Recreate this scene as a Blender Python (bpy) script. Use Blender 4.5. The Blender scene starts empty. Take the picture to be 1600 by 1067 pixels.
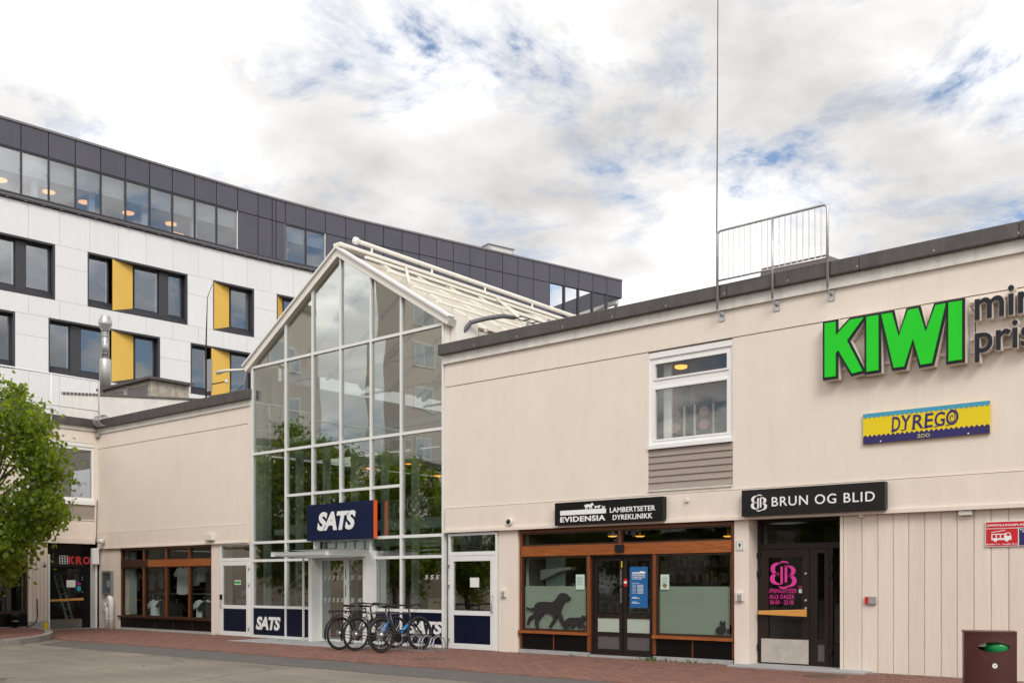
import bpy, math, random
from mathutils import Vector, Matrix
R_ = random.Random(7)
SC = bpy.context.scene
COL = SC.collection

# ------------------------------------------------------------------ camera, sky, sun, exposure
EYE, FOC, HOR = 1.5, 1555.0, 910.0
TH = math.atan2(1555, 1862)                       # facade turns 39.9 degrees away from the view axis
CT, ST = math.cos(TH), math.sin(TH)
DIST = 16.328                                     # metres from the camera to the facade plane y = 0
cam = bpy.data.cameras.new('camera'); cam_o = bpy.data.objects.new('camera', cam); COL.objects.link(cam_o)
cam_o.location = (0, -DIST, EYE); cam_o.rotation_euler = (math.pi/2, 0, TH)
cam.sensor_width = 36; cam.lens = 36*FOC/1600; cam.shift_y = (HOR-533.5)/1600
cam.clip_start = .1; cam.clip_end = 2000
SC.camera = cam_o

SUN_EL = math.radians(40)                          # veiled sun, to the right and a little behind the camera
SUN_DIR = Vector((.76, -.65, 0)).normalized()*math.cos(SUN_EL) + Vector((0, 0, math.sin(SUN_EL)))
world = bpy.data.worlds.new('World'); SC.world = world; world.use_nodes = True
COVER_OFF = (13.7, 4.2, 0)
def build_world():
    nt = world.node_tree; nt.nodes.clear(); N = nt.nodes.new; L = nt.links.new
    def math_(op, a, b=None, clamp=False):
        n = N('ShaderNodeMath'); n.operation = op; n.use_clamp = clamp
        for i, v in enumerate((a, b)):
            if v is None: continue
            if isinstance(v, (int, float)): n.inputs[i].default_value = v
            else: L(v, n.inputs[i])
        return n.outputs[0]
    def ramp(src, stops):
        n = N('ShaderNodeValToRGB'); L(src, n.inputs[0]); e = n.color_ramp.elements
        while len(e) < len(stops): e.new(.5)
        for k, (p, c) in zip(e, stops): k.position = p; k.color = (c, c, c, 1) if isinstance(c, (int, float)) else (*c, 1)
        return n.outputs[0]
    tc = N('ShaderNodeTexCoord'); sep = N('ShaderNodeSeparateXYZ'); L(tc.outputs['Generated'], sep.inputs[0])
    z = math_('ADD', math_('MAXIMUM', sep.outputs[2], 0.0), .22)
    cmb = N('ShaderNodeCombineXYZ'); L(math_('DIVIDE', sep.outputs[0], z), cmb.inputs[0]); L(math_('DIVIDE', sep.outputs[1], z), cmb.inputs[1])
    def noise(scale, detail, rough, off, dist=0):
        mp = N('ShaderNodeMapping'); L(cmb.outputs[0], mp.inputs[0]); mp.inputs['Location'].default_value = off
        n = N('ShaderNodeTexNoise'); L(mp.outputs[0], n.inputs['Vector'])
        n.inputs['Scale'].default_value = scale; n.inputs['Detail'].default_value = detail
        n.inputs['Roughness'].default_value = rough; n.inputs['Distortion'].default_value = dist
        return n.outputs['Fac']
    sky = N('ShaderNodeTexSky'); sky.sky_type = 'NISHITA'; sky.sun_disc = False
    sky.sun_elevation = SUN_EL; sky.sun_rotation = math.atan2(SUN_DIR.x, SUN_DIR.y)
    bsky = N('ShaderNodeBackground'); L(sky.outputs[0], bsky.inputs[0]); bsky.inputs[1].default_value = .085
    # broken cloud cover, thick grey bellies
    cover = ramp(math_('ADD', math_('MULTIPLY', noise(3.0, 10, .64, COVER_OFF, .35), .72), math_('MULTIPLY', noise(1.0, 2, .5, (7.4, 2.2, 0)), .28)),
                 [(.395, 0.0), (.437, .6), (.495, 1.0)])
    belly = ramp(math_('ADD', math_('MULTIPLY', noise(1.7, 5, .48, (11.50, 5.60, 0), .12), .8), math_('MULTIPLY', noise(5, 6, .6, (1.2, 2.1, 0)), .2)),
                 [(.365, 1.0), (.445, .62), (.52, .43), (.64, .27)])
    vn = N('ShaderNodeVectorMath'); vn.operation = 'DOT_PRODUCT'; L(tc.outputs['Generated'], vn.inputs[0]); vn.inputs[1].default_value = SUN_DIR
    glow = math_('POWER', math_('MAXIMUM', vn.outputs['Value'], 0.0), 6.0)
    bright = math_('MULTIPLY', math_('ADD', math_('MULTIPLY', glow, .3), 1.28), belly)
    colr = N('ShaderNodeMix'); colr.data_type = 'RGBA'; L(belly, colr.inputs[0])
    colr.inputs[6].default_value = (.97, .96, .965, 1); colr.inputs[7].default_value = (1.0, .972, .93, 1)
    bcl = N('ShaderNodeBackground'); L(colr.outputs[2], bcl.inputs[0]); L(bright, bcl.inputs[1])
    mix = N('ShaderNodeMixShader'); L(cover, mix.inputs[0]); L(bsky.outputs[0], mix.inputs[1]); L(bcl.outputs[0], mix.inputs[2])
    out = N('ShaderNodeOutputWorld'); L(mix.outputs[0], out.inputs[0])
build_world()
sun = bpy.data.lights.new('sun', 'SUN'); sun_o = bpy.data.objects.new('sun', sun); COL.objects.link(sun_o)
sun.energy = 1.0; sun.angle = math.radians(24); sun.color = (1, .93, .82)
sun_o.rotation_euler = SUN_DIR.to_track_quat('Z', 'Y').to_euler(); sun_o.location = (0, 0, 60)
vs = SC.view_settings; vs.view_transform = 'Standard'; vs.look = 'None'; vs.gamma = 1; vs.use_curve_mapping = False
vs.exposure = .88
SC.render.engine = 'CYCLES'
cy = SC.cycles; cy.use_denoising = True; cy.max_bounces = 10; cy.diffuse_bounces = 4; cy.glossy_bounces = 4
cy.transparent_max_bounces = 24; cy.transmission_bounces = 6; cy.caustics_reflective = False; cy.caustics_refractive = False
cy.sample_clamp_indirect = 4

# ------------------------------------------------------------------ survey: a sight line met with a known plane
def ray(px):
    a = (px-800)/FOC
    return a*CT-ST, a*ST+CT
def fx(px, Y=0):
    dx, dy = ray(px); return (DIST+Y)/dy*dx
def fz(px, py, Y=0):
    dx, dy = ray(px); return EYE+(HOR-py)/FOC*(DIST+Y)/dy
def sy(px, X):
    dx, dy = ray(px); return -DIST+X/dx*dy
def sz(px, py, X):
    dx, dy = ray(px); return EYE+(HOR-py)/FOC*X/dx

# ------------------------------------------------------------------ materials
MATS = {}
def mat(name, col, rough=.6, metal=0.0, var=0.0, vscale=3.0, bump=0.0, bscale=40.0, stretch=(1, 1, 1), spec=.5, coat=0.0, rnd=0.0, emit=None, stain=0.0, streak=0.0):
    if name in MATS: return MATS[name]
    m = bpy.data.materials.new(name); m.use_nodes = True; MATS[name] = m
    nt = m.node_tree; N = nt.nodes.new; L = nt.links.new; b = nt.nodes['Principled BSDF']
    b.inputs['Base Color'].default_value = (*col, 1); b.inputs['Roughness'].default_value = rough
    b.inputs['Metallic'].default_value = metal; b.inputs['Specular IOR Level'].default_value = spec
    if coat: b.inputs['Coat Weight'].default_value = coat; b.inputs['Coat Roughness'].default_value = .08
    if emit: b.inputs['Emission Color'].default_value = (*emit[0], 1); b.inputs['Emission Strength'].default_value = emit[1]
    vec = None
    if var or bump or stain or streak:
        tc = N('ShaderNodeTexCoord'); mp = N('ShaderNodeMapping'); L(tc.outputs['Object'], mp.inputs[0]); mp.inputs['Scale'].default_value = stretch
        vec = mp.outputs[0]
    src = None
    def scale_col(src, fac_socket, lo, hi):
        mr = N('ShaderNodeMapRange'); L(fac_socket, mr.inputs[0]); mr.inputs[1].default_value = .3; mr.inputs[2].default_value = .7
        mr.inputs[3].default_value = lo; mr.inputs[4].default_value = hi
        vm = N('ShaderNodeVectorMath'); vm.operation = 'SCALE'
        if src is None: vm.inputs[0].default_value = col
        else: L(src, vm.inputs[0])
        L(mr.outputs[0], vm.inputs['Scale']); return vm.outputs[0]
    if var:
        n = N('ShaderNodeTexNoise'); L(vec, n.inputs['Vector']); n.inputs['Scale'].default_value = vscale; n.inputs['Detail'].default_value = 8; n.inputs['Roughness'].default_value = .65
        src = scale_col(src, n.outputs['Fac'], 1-var, 1+var)
    if stain:                                              # vertical rain streaks and dirt of their own shape
        mp2 = N('ShaderNodeMapping'); L(tc.outputs['Object'], mp2.inputs[0]); mp2.inputs['Scale'].default_value = (2.2, 2.2, .18)
        n = N('ShaderNodeTexNoise'); L(mp2.outputs[0], n.inputs['Vector']); n.inputs['Scale'].default_value = 2.5; n.inputs['Detail'].default_value = 6
        src = scale_col(src, n.outputs['Fac'], 1-stain, 1+stain*.4)
    if streak:                                             # sparse run-off marks with soft edges
        mp3 = N('ShaderNodeMapping'); L(tc.outputs['Object'], mp3.inputs[0]); mp3.inputs['Scale'].default_value = (4.5, 4.5, .35)
        n = N('ShaderNodeTexNoise'); L(mp3.outputs[0], n.inputs['Vector']); n.inputs['Scale'].default_value = 1.6; n.inputs['Detail'].default_value = 7; n.inputs['Roughness'].default_value = .6
        mr = N('ShaderNodeMapRange'); L(n.outputs['Fac'], mr.inputs[0]); mr.inputs[1].default_value = .56; mr.inputs[2].default_value = .76; mr.inputs[3].default_value = 1; mr.inputs[4].default_value = 1-streak
        vm = N('ShaderNodeVectorMath'); vm.operation = 'SCALE'
        if src is None: vm.inputs[0].default_value = col
        else: L(src, vm.inputs[0])
        L(mr.outputs[0], vm.inputs['Scale']); src = vm.outputs[0]
    if rnd:
        oi = N('ShaderNodeObjectInfo'); ge = N('ShaderNodeNewGeometry'); ad = N('ShaderNodeMath'); ad.operation = 'ADD'
        L(oi.outputs['Random'], ad.inputs[0]); L(ge.outputs['Random Per Island'], ad.inputs[1])
        fr = N('ShaderNodeMath'); fr.operation = 'FRACT'; L(ad.outputs[0], fr.inputs[0])
        mr = N('ShaderNodeMapRange'); L(fr.outputs[0], mr.inputs[0]); mr.inputs[1].default_value = 0; mr.inputs[2].default_value = 1
        mr.inputs[3].default_value = 1-rnd; mr.inputs[4].default_value = 1+rnd
        vm = N('ShaderNodeVectorMath'); vm.operation = 'SCALE'
        if src is None: vm.inputs[0].default_value = col
        else: L(src, vm.inputs[0])
        L(mr.outputs[0], vm.inputs['Scale']); src = vm.outputs[0]
    if src is not None: L(src, b.inputs['Base Color'])
    if bump:
        n = N('ShaderNodeTexNoise'); L(vec, n.inputs['Vector']); n.inputs['Scale'].default_value = bscale; n.inputs['Detail'].default_value = 5
        bp = N('ShaderNodeBump'); bp.inputs['Strength'].default_value = bump; bp.inputs['Distance'].default_value = .01
        L(n.outputs['Fac'], bp.inputs['Height']); L(bp.outputs[0], b.inputs['Normal'])
    return m
def glass(name, tint=(.86, .93, .90), f0=.06, wav=.004):
    m = bpy.data.materials.new(name); m.use_nodes = True; MATS[name] = m
    nt = m.node_tree; nt.nodes.clear(); N = nt.nodes.new; L = nt.links.new
    lw = N('ShaderNodeLayerWeight'); lw.inputs['Blend'].default_value = .5
    p = N('ShaderNodeMath'); p.operation = 'POWER'; L(lw.outputs['Facing'], p.inputs[0]); p.inputs[1].default_value = 5.0
    mr = N('ShaderNodeMapRange'); L(p.outputs[0], mr.inputs[0]); mr.inputs[3].default_value = f0; mr.inputs[4].default_value = 1
    tr = N('ShaderNodeBsdfTransparent'); tr.inputs[0].default_value = (*tint, 1)
    gl = N('ShaderNodeBsdfGlossy'); gl.inputs['Roughness'].default_value = 0.0; gl.inputs[0].default_value = (.95, .97, .97, 1)
    if wav:                                                # slight waviness, and every pane set a hair out of true
        tc = N('ShaderNodeTexCoord'); n = N('ShaderNodeTexNoise'); L(tc.outputs['Object'], n.inputs['Vector']); n.inputs['Scale'].default_value = .7; n.inputs['Detail'].default_value = 1
        oi = N('ShaderNodeObjectInfo'); wn = N('ShaderNodeTexWhiteNoise'); wn.noise_dimensions = '1D'; L(oi.outputs['Random'], wn.inputs['W'])
        sb = N('ShaderNodeVectorMath'); sb.operation = 'SUBTRACT'; L(wn.outputs['Color'], sb.inputs[0]); sb.inputs[1].default_value = (.5, .5, .5)
        ge = N('ShaderNodeNewGeometry'); ma = N('ShaderNodeVectorMath'); ma.operation = 'MULTIPLY_ADD'; L(sb.outputs[0], ma.inputs[0]); ma.inputs[1].default_value = (.02, .02, .02); L(ge.outputs['Normal'], ma.inputs[2])
        nn = N('ShaderNodeVectorMath'); nn.operation = 'NORMALIZE'; L(ma.outputs[0], nn.inputs[0])
        bp = N('ShaderNodeBump'); bp.inputs['Strength'].default_value = .5; bp.inputs['Distance'].default_value = wav*2; L(n.outputs['Fac'], bp.inputs['Height']); L(nn.outputs[0], bp.inputs['Normal']); L(bp.outputs[0], gl.inputs['Normal'])
    mx = N('ShaderNodeMixShader'); L(mr.outputs[0], mx.inputs[0]); L(tr.outputs[0], mx.inputs[1]); L(gl.outputs[0], mx.inputs[2])
    out = N('ShaderNodeOutputMaterial'); L(mx.outputs[0], out.inputs[0]); return m
def leaf_mat(name, col, tcol):
    m = bpy.data.materials.new(name); m.use_nodes = True; MATS[name] = m
    nt = m.node_tree; nt.nodes.clear(); N = nt.nodes.new; L = nt.links.new
    ge = N('ShaderNodeNewGeometry'); mr = N('ShaderNodeMapRange'); L(ge.outputs['Random Per Island'], mr.inputs[0]); mr.inputs[3].default_value = .6; mr.inputs[4].default_value = 1.4
    def sc(c):
        v = N('ShaderNodeVectorMath'); v.operation = 'SCALE'; v.inputs[0].default_value = c; L(mr.outputs[0], v.inputs['Scale']); return v.outputs[0]
    d = N('ShaderNodeBsdfPrincipled'); L(sc(col), d.inputs['Base Color']); d.inputs['Roughness'].default_value = .45
    t = N('ShaderNodeBsdfTranslucent'); L(sc(tcol), t.inputs[0])
    mx = N('ShaderNodeMixShader'); mx.inputs[0].default_value = .5; L(d.outputs[0], mx.inputs[1]); L(t.outputs[0], mx.inputs[2])
    out = N('ShaderNodeOutputMaterial'); L(mx.outputs[0], out.inputs[0]); return m
def translucent(name, col, tr=.5):
    m = bpy.data.materials.new(name); m.use_nodes = True; MATS[name] = m
    nt = m.node_tree; nt.nodes.clear(); N = nt.nodes.new; L = nt.links.new
    d = N('ShaderNodeBsdfPrincipled'); d.inputs['Base Color'].default_value = (*col, 1); d.inputs['Roughness'].default_value = .25
    t = N('ShaderNodeBsdfTranslucent'); t.inputs[0].default_value = (*col, 1)
    mx = N('ShaderNodeMixShader'); mx.inputs[0].default_value = tr; L(d.outputs[0], mx.inputs[1]); L(t.outputs[0], mx.inputs[2])
    out = N('ShaderNodeOutputMaterial'); L(mx.outputs[0], out.inputs[0]); return m

STUCCO = mat('stucco', (.775, .69, .615), .85, var=.035, vscale=1.1, bump=.35, bscale=55, stain=.018, streak=.06)
STUCCO2 = mat('stucco_paint', (.77, .68, .605), .8, var=.04, vscale=2.5, bump=.25, bscale=60, stain=.03, streak=.06)
STUCCO_FAR = mat('render_far', (.58, .52, .48), .85, var=.05)
BOARD = mat('painted_board', (.745, .65, .57), .7, var=.05, vscale=3, bump=.3, bscale=30, stretch=(6, 6, .6), rnd=.04, stain=.05)
SIDING = mat('taupe_siding', (.33, .28, .245), .7, var=.08, vscale=4, bump=.3, bscale=30, stretch=(.6, 6, 6), rnd=.06)
COPING = mat('coping_sheet', (.095, .085, .082), .42, metal=.3, var=.2, vscale=2.5, stain=.15, streak=-.5)
FLASH = mat('flashing', (.66, .63, .59), .45, var=.08, stain=.1, streak=.15)
WHITE = mat('white_paint', (.80, .80, .79), .4, var=.03, vscale=5)
WHITEF = mat('white_alu', (.74, .75, .74), .35, var=.04, vscale=3)
OFFWHITE = mat('hall_paint', (.80, .77, .71), .45, var=.05, vscale=2)
GREENWH = mat('hall_steel', (.44, .50, .465), .5, var=.03)
WOOD = mat('varnished_timber', (.29, .085, .019), .34, var=.38, vscale=6, stretch=(.5, 8, 8), coat=.35, rnd=.10)
WOODV = mat('varnished_upright', (.18, .052, .014), .35, var=.35, vscale=6, stretch=(8, 8, .5), coat=.3, rnd=.12)
WOODD = mat('dark_timber', (.045, .018, .009), .4, var=.35, vscale=6, stretch=(.5, 8, 8), rnd=.2)
HANDLEW = mat('oak_handle', (.62, .30, .07), .35, var=.2, vscale=8, stretch=(.6, 9, 9), coat=.4)
BLACKP = mat('black_panel', (.006, .0055, .006), .3, var=.2, vscale=6, spec=.2)
BROWNALU = mat('brown_alu', (.022, .014, .012), .42, var=.1, spec=.25)
PLINTH = mat('plinth_concrete', (.36, .36, .36), .85, var=.15, vscale=6, bump=.4, bscale=60)
STEEL = mat('galvanised', (.50, .50, .50), .42, metal=.75, var=.12, vscale=9)
STEELB = mat('brushed_steel', (.46, .46, .45), .38, metal=.85, var=.1, vscale=5, stretch=(.5, 6, 6))
KICK = mat('kick_plate', (.50, .46, .42), .45, metal=.2, var=.14, vscale=5)
RUST = mat('rusty_iron', (.15, .10, .08), .6, metal=.4, var=.3, vscale=9)
BLACK = mat('matt_black', (.010, .010, .011), .5, spec=.3)
RUBBER = mat('rubber', (.022, .021, .02), .75, var=.2, vscale=20)
PLASTICG = mat('grey_plastic', (.30, .30, .30), .5)
PLASTICW = mat('pale_plastic', (.68, .66, .60), .45)
NAVY = mat('navy_film', (.004, .007, .026), .3, var=.06, spec=.3)
SIGNNAVY = mat('navy_sign', (.006, .012, .045), .4, var=.05, spec=.3)
ORANGE = mat('orange_edge', (.85, .12, .015), .35)
INKW = mat('white_letter', (.82, .82, .82), .45)
SIGNBLK = mat('black_sign', (.008, .007, .0065), .35, var=.06, spec=.25)
SIGNBRN = mat('anthracite_sign', (.013, .011, .011), .3, var=.06, spec=.3)
GREENL = mat('green_letter', (.012, .60, .016), .3, var=.05, vscale=1.2, spec=.25)
DARKL = mat('dark_letter', (.014, .014, .02), .4, spec=.3)
LIMEBACK = mat('letter_return', (.70, .64, .57), .6)
PINK = mat('pink_film', (.70, .035, .30), .5)
GREYFILM = mat('grey_film', (.028, .025, .027), .8, spec=.2)
BLUEP = mat('blue_poster', (.012, .12, .34), .4)
PAPER = mat('paper', (.74, .74, .70), .7, var=.03)
PAPERG = mat('paper_mint', (.50, .66, .58), .7, var=.04)
INK = mat('ink', (.03, .03, .035), .7)
YEL = mat('yellow_panel', (.80, .50, .085), .45, var=.05, vscale=1)
WPAN = mat('white_cladding', (.74, .745, .765), .38, var=.02, vscale=.8, rnd=.02, stain=.025)
BPAN = mat('black_cladding', (.076, .074, .102), .45, var=.08, vscale=1, rnd=.07, stain=.06)
BFRAME = mat('anthracite_frame', (.035, .036, .045), .4)
ZINC = mat('zinc_trim', (.20, .19, .20), .4, metal=.5)
GLASS = glass('glass_hall', (.77, .81, .79), .25)
GLASSS = glass('glass_shop', (.84, .87, .85), .03)
GLASSF = glass('glass_far', (.78, .81, .85), .17)
GLASSU = glass('glass_upstairs', (.94, .95, .95), .06)
FROST = translucent('frosted_film', (.50, .58, .50), .2)
POLYC = translucent('roof_sheet', (.84, .79, .70), .42)
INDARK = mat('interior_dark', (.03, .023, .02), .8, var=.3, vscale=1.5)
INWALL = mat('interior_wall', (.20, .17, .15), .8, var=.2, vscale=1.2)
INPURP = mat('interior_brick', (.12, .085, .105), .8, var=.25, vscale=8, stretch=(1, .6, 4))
INWHITE = mat('interior_white', (.66, .66, .63), .7, var=.06)
INFLOOR = mat('interior_floor', (.16, .14, .12), .5, var=.15)
LAMPW = mat('lamp_glow', (.9, .6, .3), .5, emit=((1.0, .42, .12), 1.1))
LAMPS = mat('lamp_glow_small', (.9, .6, .2), .5, emit=((1.0, .45, .06), 1.0))
NEONR = mat('neon_red', (.4, .02, .03), .4, emit=((1, .06, .07), .12))
NEONW = mat('neon_white', (.5, .5, .5), .4, emit=((1, .95, .9), .12))
BARK = mat('bark', (.085, .065, .05), .9, var=.3, vscale=9, stretch=(3, 3, .6), bump=.6, bscale=20)
LEAF = leaf_mat('leaf', (.088, .142, .012), (.38, .48, .025))
LEAFD = leaf_mat('leaf_weed', (.08, .15, .03), (.2, .35, .05))
PAVER = mat('brick_paver', (.19, .092, .071), .85, var=.22, vscale=14, bump=.4, bscale=90, rnd=.16)
SAND = mat('joint_sand', (.20, .12, .085), .95, var=.25, vscale=5)
KERB = mat('granite_kerb', (.30, .28, .265), .85, var=.2, vscale=12, bump=.4, bscale=80)
SLAB = mat('concrete_slab', (.34, .345, .35), .85, var=.14, vscale=4, bump=.3, bscale=60)
BIN = mat('oxblood_paint', (.06, .012, .009), .38, var=.10, vscale=4)
BAGG = mat('green_bag', (.006, .24, .06), .25, bump=.8, bscale=18)
RED = mat('sign_red', (.56, .012, .018), .35)
SKYB = mat('sign_skyblue', (.06, .33, .50), .35, spec=.25)
SIGNY = mat('sign_yellow', (.78, .60, .012), .35, spec=.25)
SIGNN = mat('sign_indigo', (.035, .03, .13), .35, spec=.25)
CARD = mat('cardboard', (.36, .23, .12), .8, var=.1)
def asphalt():
    m = bpy.data.materials.new('asphalt'); m.use_nodes = True
    nt = m.node_tree; N = nt.nodes.new; L = nt.links.new; b = nt.nodes['Principled BSDF']
    tc = N('ShaderNodeTexCoord')
    def noise(s, d, r, st=(1, 1, 1)):
        mp = N('ShaderNodeMapping'); L(tc.outputs['Object'], mp.inputs[0]); mp.inputs['Scale'].default_value = st
        n = N('ShaderNodeTexNoise'); L(mp.outputs[0], n.inputs['Vector']); n.inputs['Scale'].default_value = s; n.inputs['Detail'].default_value = d; n.inputs['Roughness'].default_value = r
        return n.outputs['Fac']
    def ramp(src, stops):
        n = N('ShaderNodeValToRGB'); L(src, n.inputs[0]); e = n.color_ramp.elements
        while len(e) < len(stops): e.new(.5)
        for k, (p, c) in zip(e, stops): k.position = p; k.color = (*c, 1)
        return n.outputs[0]
    base = ramp(noise(.35, 6, .6, (1, .5, 1)), [(.32, (.152, .132, .112)), (.68, (.235, .205, .170))])
    grit = ramp(noise(55, 4, .7), [(.3, (.62, .62, .62)), (.7, (1.35, 1.33, 1.3))])
    v = N('ShaderNodeVectorMath'); v.operation = 'MULTIPLY'; L(base, v.inputs[0]); L(grit, v.inputs[1]); src = v.outputs[0]
    tyre = ramp(noise(1.3, 5, .6, (.25, 1.6, 1)), [(.36, (.90, .90, .91)), (.62, (1.07, 1.07, 1.06))])
    v = N('ShaderNodeVectorMath'); v.operation = 'MULTIPLY'; L(src, v.inputs[0]); L(tyre, v.inputs[1]); src = v.outputs[0]
    def crack(scale, lo, hi, dark, off):                       # wandering hairline cracks
        mp = N('ShaderNodeMapping'); L(tc.outputs['Object'], mp.inputs[0]); mp.inputs['Location'].default_value = off
        n = N('ShaderNodeTexNoise'); L(mp.outputs[0], n.inputs['Vector']); n.inputs['Scale'].default_value = 1.4; n.inputs['Detail'].default_value = 6
        ad = N('ShaderNodeVectorMath'); ad.operation = 'MULTIPLY_ADD'; L(n.outputs['Color'], ad.inputs[0]); ad.inputs[1].default_value = (.9, .9, 0); L(mp.outputs[0], ad.inputs[2])
        v = N('ShaderNodeTexVoronoi'); v.feature = 'DISTANCE_TO_EDGE'; v.inputs['Scale'].default_value = scale; L(ad.outputs[0], v.inputs['Vector'])
        return ramp(v.outputs['Distance'], [(lo, (dark, dark, dark)), (hi, (1, 1, 1))])
    for sc_, lo, hi, dk, off in ((.22, .0015, .006, .45, (0, 0, 0)), (.55, .001, .005, .7, (9, 4, 0))):
        v = N('ShaderNodeVectorMath'); v.operation = 'MULTIPLY'; L(src, v.inputs[0]); L(crack(sc_, lo, hi, dk, off), v.inputs[1]); src = v.outputs[0]
    blot = ramp(noise(2.6, 3, .5), [(.30, (.72, .72, .73)), (.38, (1, 1, 1))])     # oil and tyre marks
    v = N('ShaderNodeVectorMath'); v.operation = 'MULTIPLY'; L(src, v.inputs[0]); L(blot, v.inputs[1]); src = v.outputs[0]
    L(src, b.inputs['Base Color']); b.inputs['Roughness'].default_value = .88
    bp = N('ShaderNodeBump'); bp.inputs['Strength'].default_value = .5; bp.inputs['Distance'].default_value = .012; L(noise(70, 4, .7), bp.inputs['Height']); L(bp.outputs[0], b.inputs['Normal'])
    return m
ASPHALT = asphalt()
TAR = mat('asphalt_patch', (.10, .093, .086), .85, var=.15, vscale=3, bump=.5, bscale=70)

# ------------------------------------------------------------------ mesh helpers
class MB:
    def __init__(s): s.v = []; s.f = []
    def add(s, v, f):
        o = len(s.v); s.v += [tuple(p) for p in v]; s.f += [tuple(i+o for i in q) for q in f]; return s
    def box(s, x0, x1, y0, y1, z0, z1):
        if x0 > x1: x0, x1 = x1, x0
        if y0 > y1: y0, y1 = y1, y0
        if z0 > z1: z0, z1 = z1, z0
        return s.add([(x0, y0, z0), (x1, y0, z0), (x1, y1, z0), (x0, y1, z0), (x0, y0, z1), (x1, y0, z1), (x1, y1, z1), (x0, y1, z1)],
                     [(0, 3, 2, 1), (4, 5, 6, 7), (0, 1, 5, 4), (1, 2, 6, 5), (2, 3, 7, 6), (3, 0, 4, 7)])
    def hexa(s, p):     # eight corners, order as box
        return s.add(p, [(0, 3, 2, 1), (4, 5, 6, 7), (0, 1, 5, 4), (1, 2, 6, 5), (2, 3, 7, 6), (3, 0, 4, 7)])
    def prism(s, pts, a, b, to=lambda u, v, w: (u, w, v)):   # polygon (u, v) swept along w from a to b; default plane xz swept along y
        n = len(pts); area = sum(pts[i][0]*pts[(i+1) % n][1]-pts[(i+1) % n][0]*pts[i][1] for i in range(n))
        if area < 0: pts = pts[::-1]
        v = [to(u, w, a) for u, w in pts]+[to(u, w, b) for u, w in pts]
        return s.add(v, [tuple(range(n)), tuple(range(2*n-1, n-1, -1))]+[(i, i+n, (i+1) % n+n, (i+1) % n) for i in range(n)])
    def tube(s, path, r, n=8, cap=True):
        path = [Vector(p) for p in path]; rs = r if isinstance(r, (list, tuple)) else [r]*len(path); rings = []; up = None
        for i, p in enumerate(path):
            t = (path[min(i+1, len(path)-1)]-path[max(i-1, 0)]).normalized()
            if up is None:
                up = Vector((0, 0, 1)) if abs(t.z) < .9 else Vector((1, 0, 0))
            a = t.cross(up)
            if a.length < 1e-5: a = t.cross(Vector((0, 1, 0)))
            a.normalize(); b = a.cross(t).normalized(); up = b
            rings.append([p+(a*math.cos(k*2*math.pi/n)+b*math.sin(k*2*math.pi/n))*rs[i] for k in range(n)])
        v = [q for g in rings for q in g]; f = []
        for i in range(len(path)-1):
            for k in range(n): f.append((i*n+k, i*n+(k+1) % n, (i+1)*n+(k+1) % n, (i+1)*n+k))
        if cap: f += [tuple(range(n-1, -1, -1)), tuple(range((len(path)-1)*n, len(path)*n))]
        return s.add(v, f)
    def lathe(s, prof, c, n=24, axis='z'):
        v = []; f = []
        for (r, h) in prof:
            for k in range(n):
                a = k*2*math.pi/n; q = (r*math.cos(a), r*math.sin(a), h)
                if axis == 'y': q = (q[0], q[2], q[1])
                if axis == 'x': q = (q[2], q[0], q[1])
                v.append((q[0]+c[0], q[1]+c[1], q[2]+c[2]))
        for i in range(len(prof)-1):
            for k in range(n): f.append((i*n+k, i*n+(k+1) % n, (i+1)*n+(k+1) % n, (i+1)*n+k))
        f += [tuple(range(n-1, -1, -1)), tuple(range((len(prof)-1)*n, len(prof)*n))]
        return s.add(v, f)
    def torus(s, c, R, r, n=32, m=8, axis='x'):
        v = []; f = []
        for i in range(n):
            a = i*2*math.pi/n
            for k in range(m):
                b = k*2*math.pi/m; rr = R+r*math.cos(b); q = (r*math.sin(b), rr*math.cos(a), rr*math.sin(a))
                if axis == 'y': q = (q[1], q[0], q[2])
                if axis == 'z': q = (q[1], q[2], q[0])
                v.append((q[0]+c[0], q[1]+c[1], q[2]+c[2]))
        for i in range(n):
            for k in range(m): f.append((i*m+k, i*m+(k+1) % m, ((i+1) % n)*m+(k+1) % m, ((i+1) % n)*m+k))
        return s.add(v, f)
    def build(s, name, m, parent=None, smooth=False, local=False, bevel=0):
        me = bpy.data.meshes.new(name); me.from_pydata(s.v, [], s.f); me.materials.append(m)
        if smooth:
            me.polygons.foreach_set('use_smooth', [len(p.vertices) <= 4 for p in me.polygons])
        o = bpy.data.objects.new(name, me); COL.objects.link(o); adopt(o, parent, local)
        if bevel:
            md = o.modifiers.new('bevel', 'BEVEL'); md.width = bevel; md.segments = 2; md.limit_method = 'ANGLE'
        return o
def adopt(o, parent, local=False):
    if parent is None: return
    o.parent = parent
    if not local and parent.type == 'EMPTY': o.matrix_parent_inverse = Matrix.Translation(-Vector(parent.location))
def thing(name, label, cat, loc=(0, 0, 0), rz=0, group=None):
    o = bpy.data.objects.new(name, None); COL.objects.link(o); o.location = loc; o.rotation_euler.z = rz; o.empty_display_size = .2
    return tag(o, label, cat, group)
def tag(o, label, cat, group=None, kind=None):
    o['label'] = label; o['category'] = cat
    if group: o['group'] = group
    if kind: o['kind'] = kind
    return o
def struct(o): o['kind'] = 'structure'; return o
def bx(name, m, parent, *b, bevel=0): return MB().box(*b).build(name, m, parent, bevel=bevel)
def linked(src, parent, loc):
    o = src.copy(); COL.objects.link(o); o.location = loc; return o
def frame(mb, x0, x1, z0, z1, w, y0, y1):   # picture frame in the xz plane
    mb.box(x0, x0+w, y0, y1, z0, z1); mb.box(x1-w, x1, y0, y1, z0, z1); mb.box(x0+w, x1-w, y0, y1, z0, z0+w); mb.box(x0+w, x1-w, y0, y1, z1-w, z1); return mb
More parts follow.
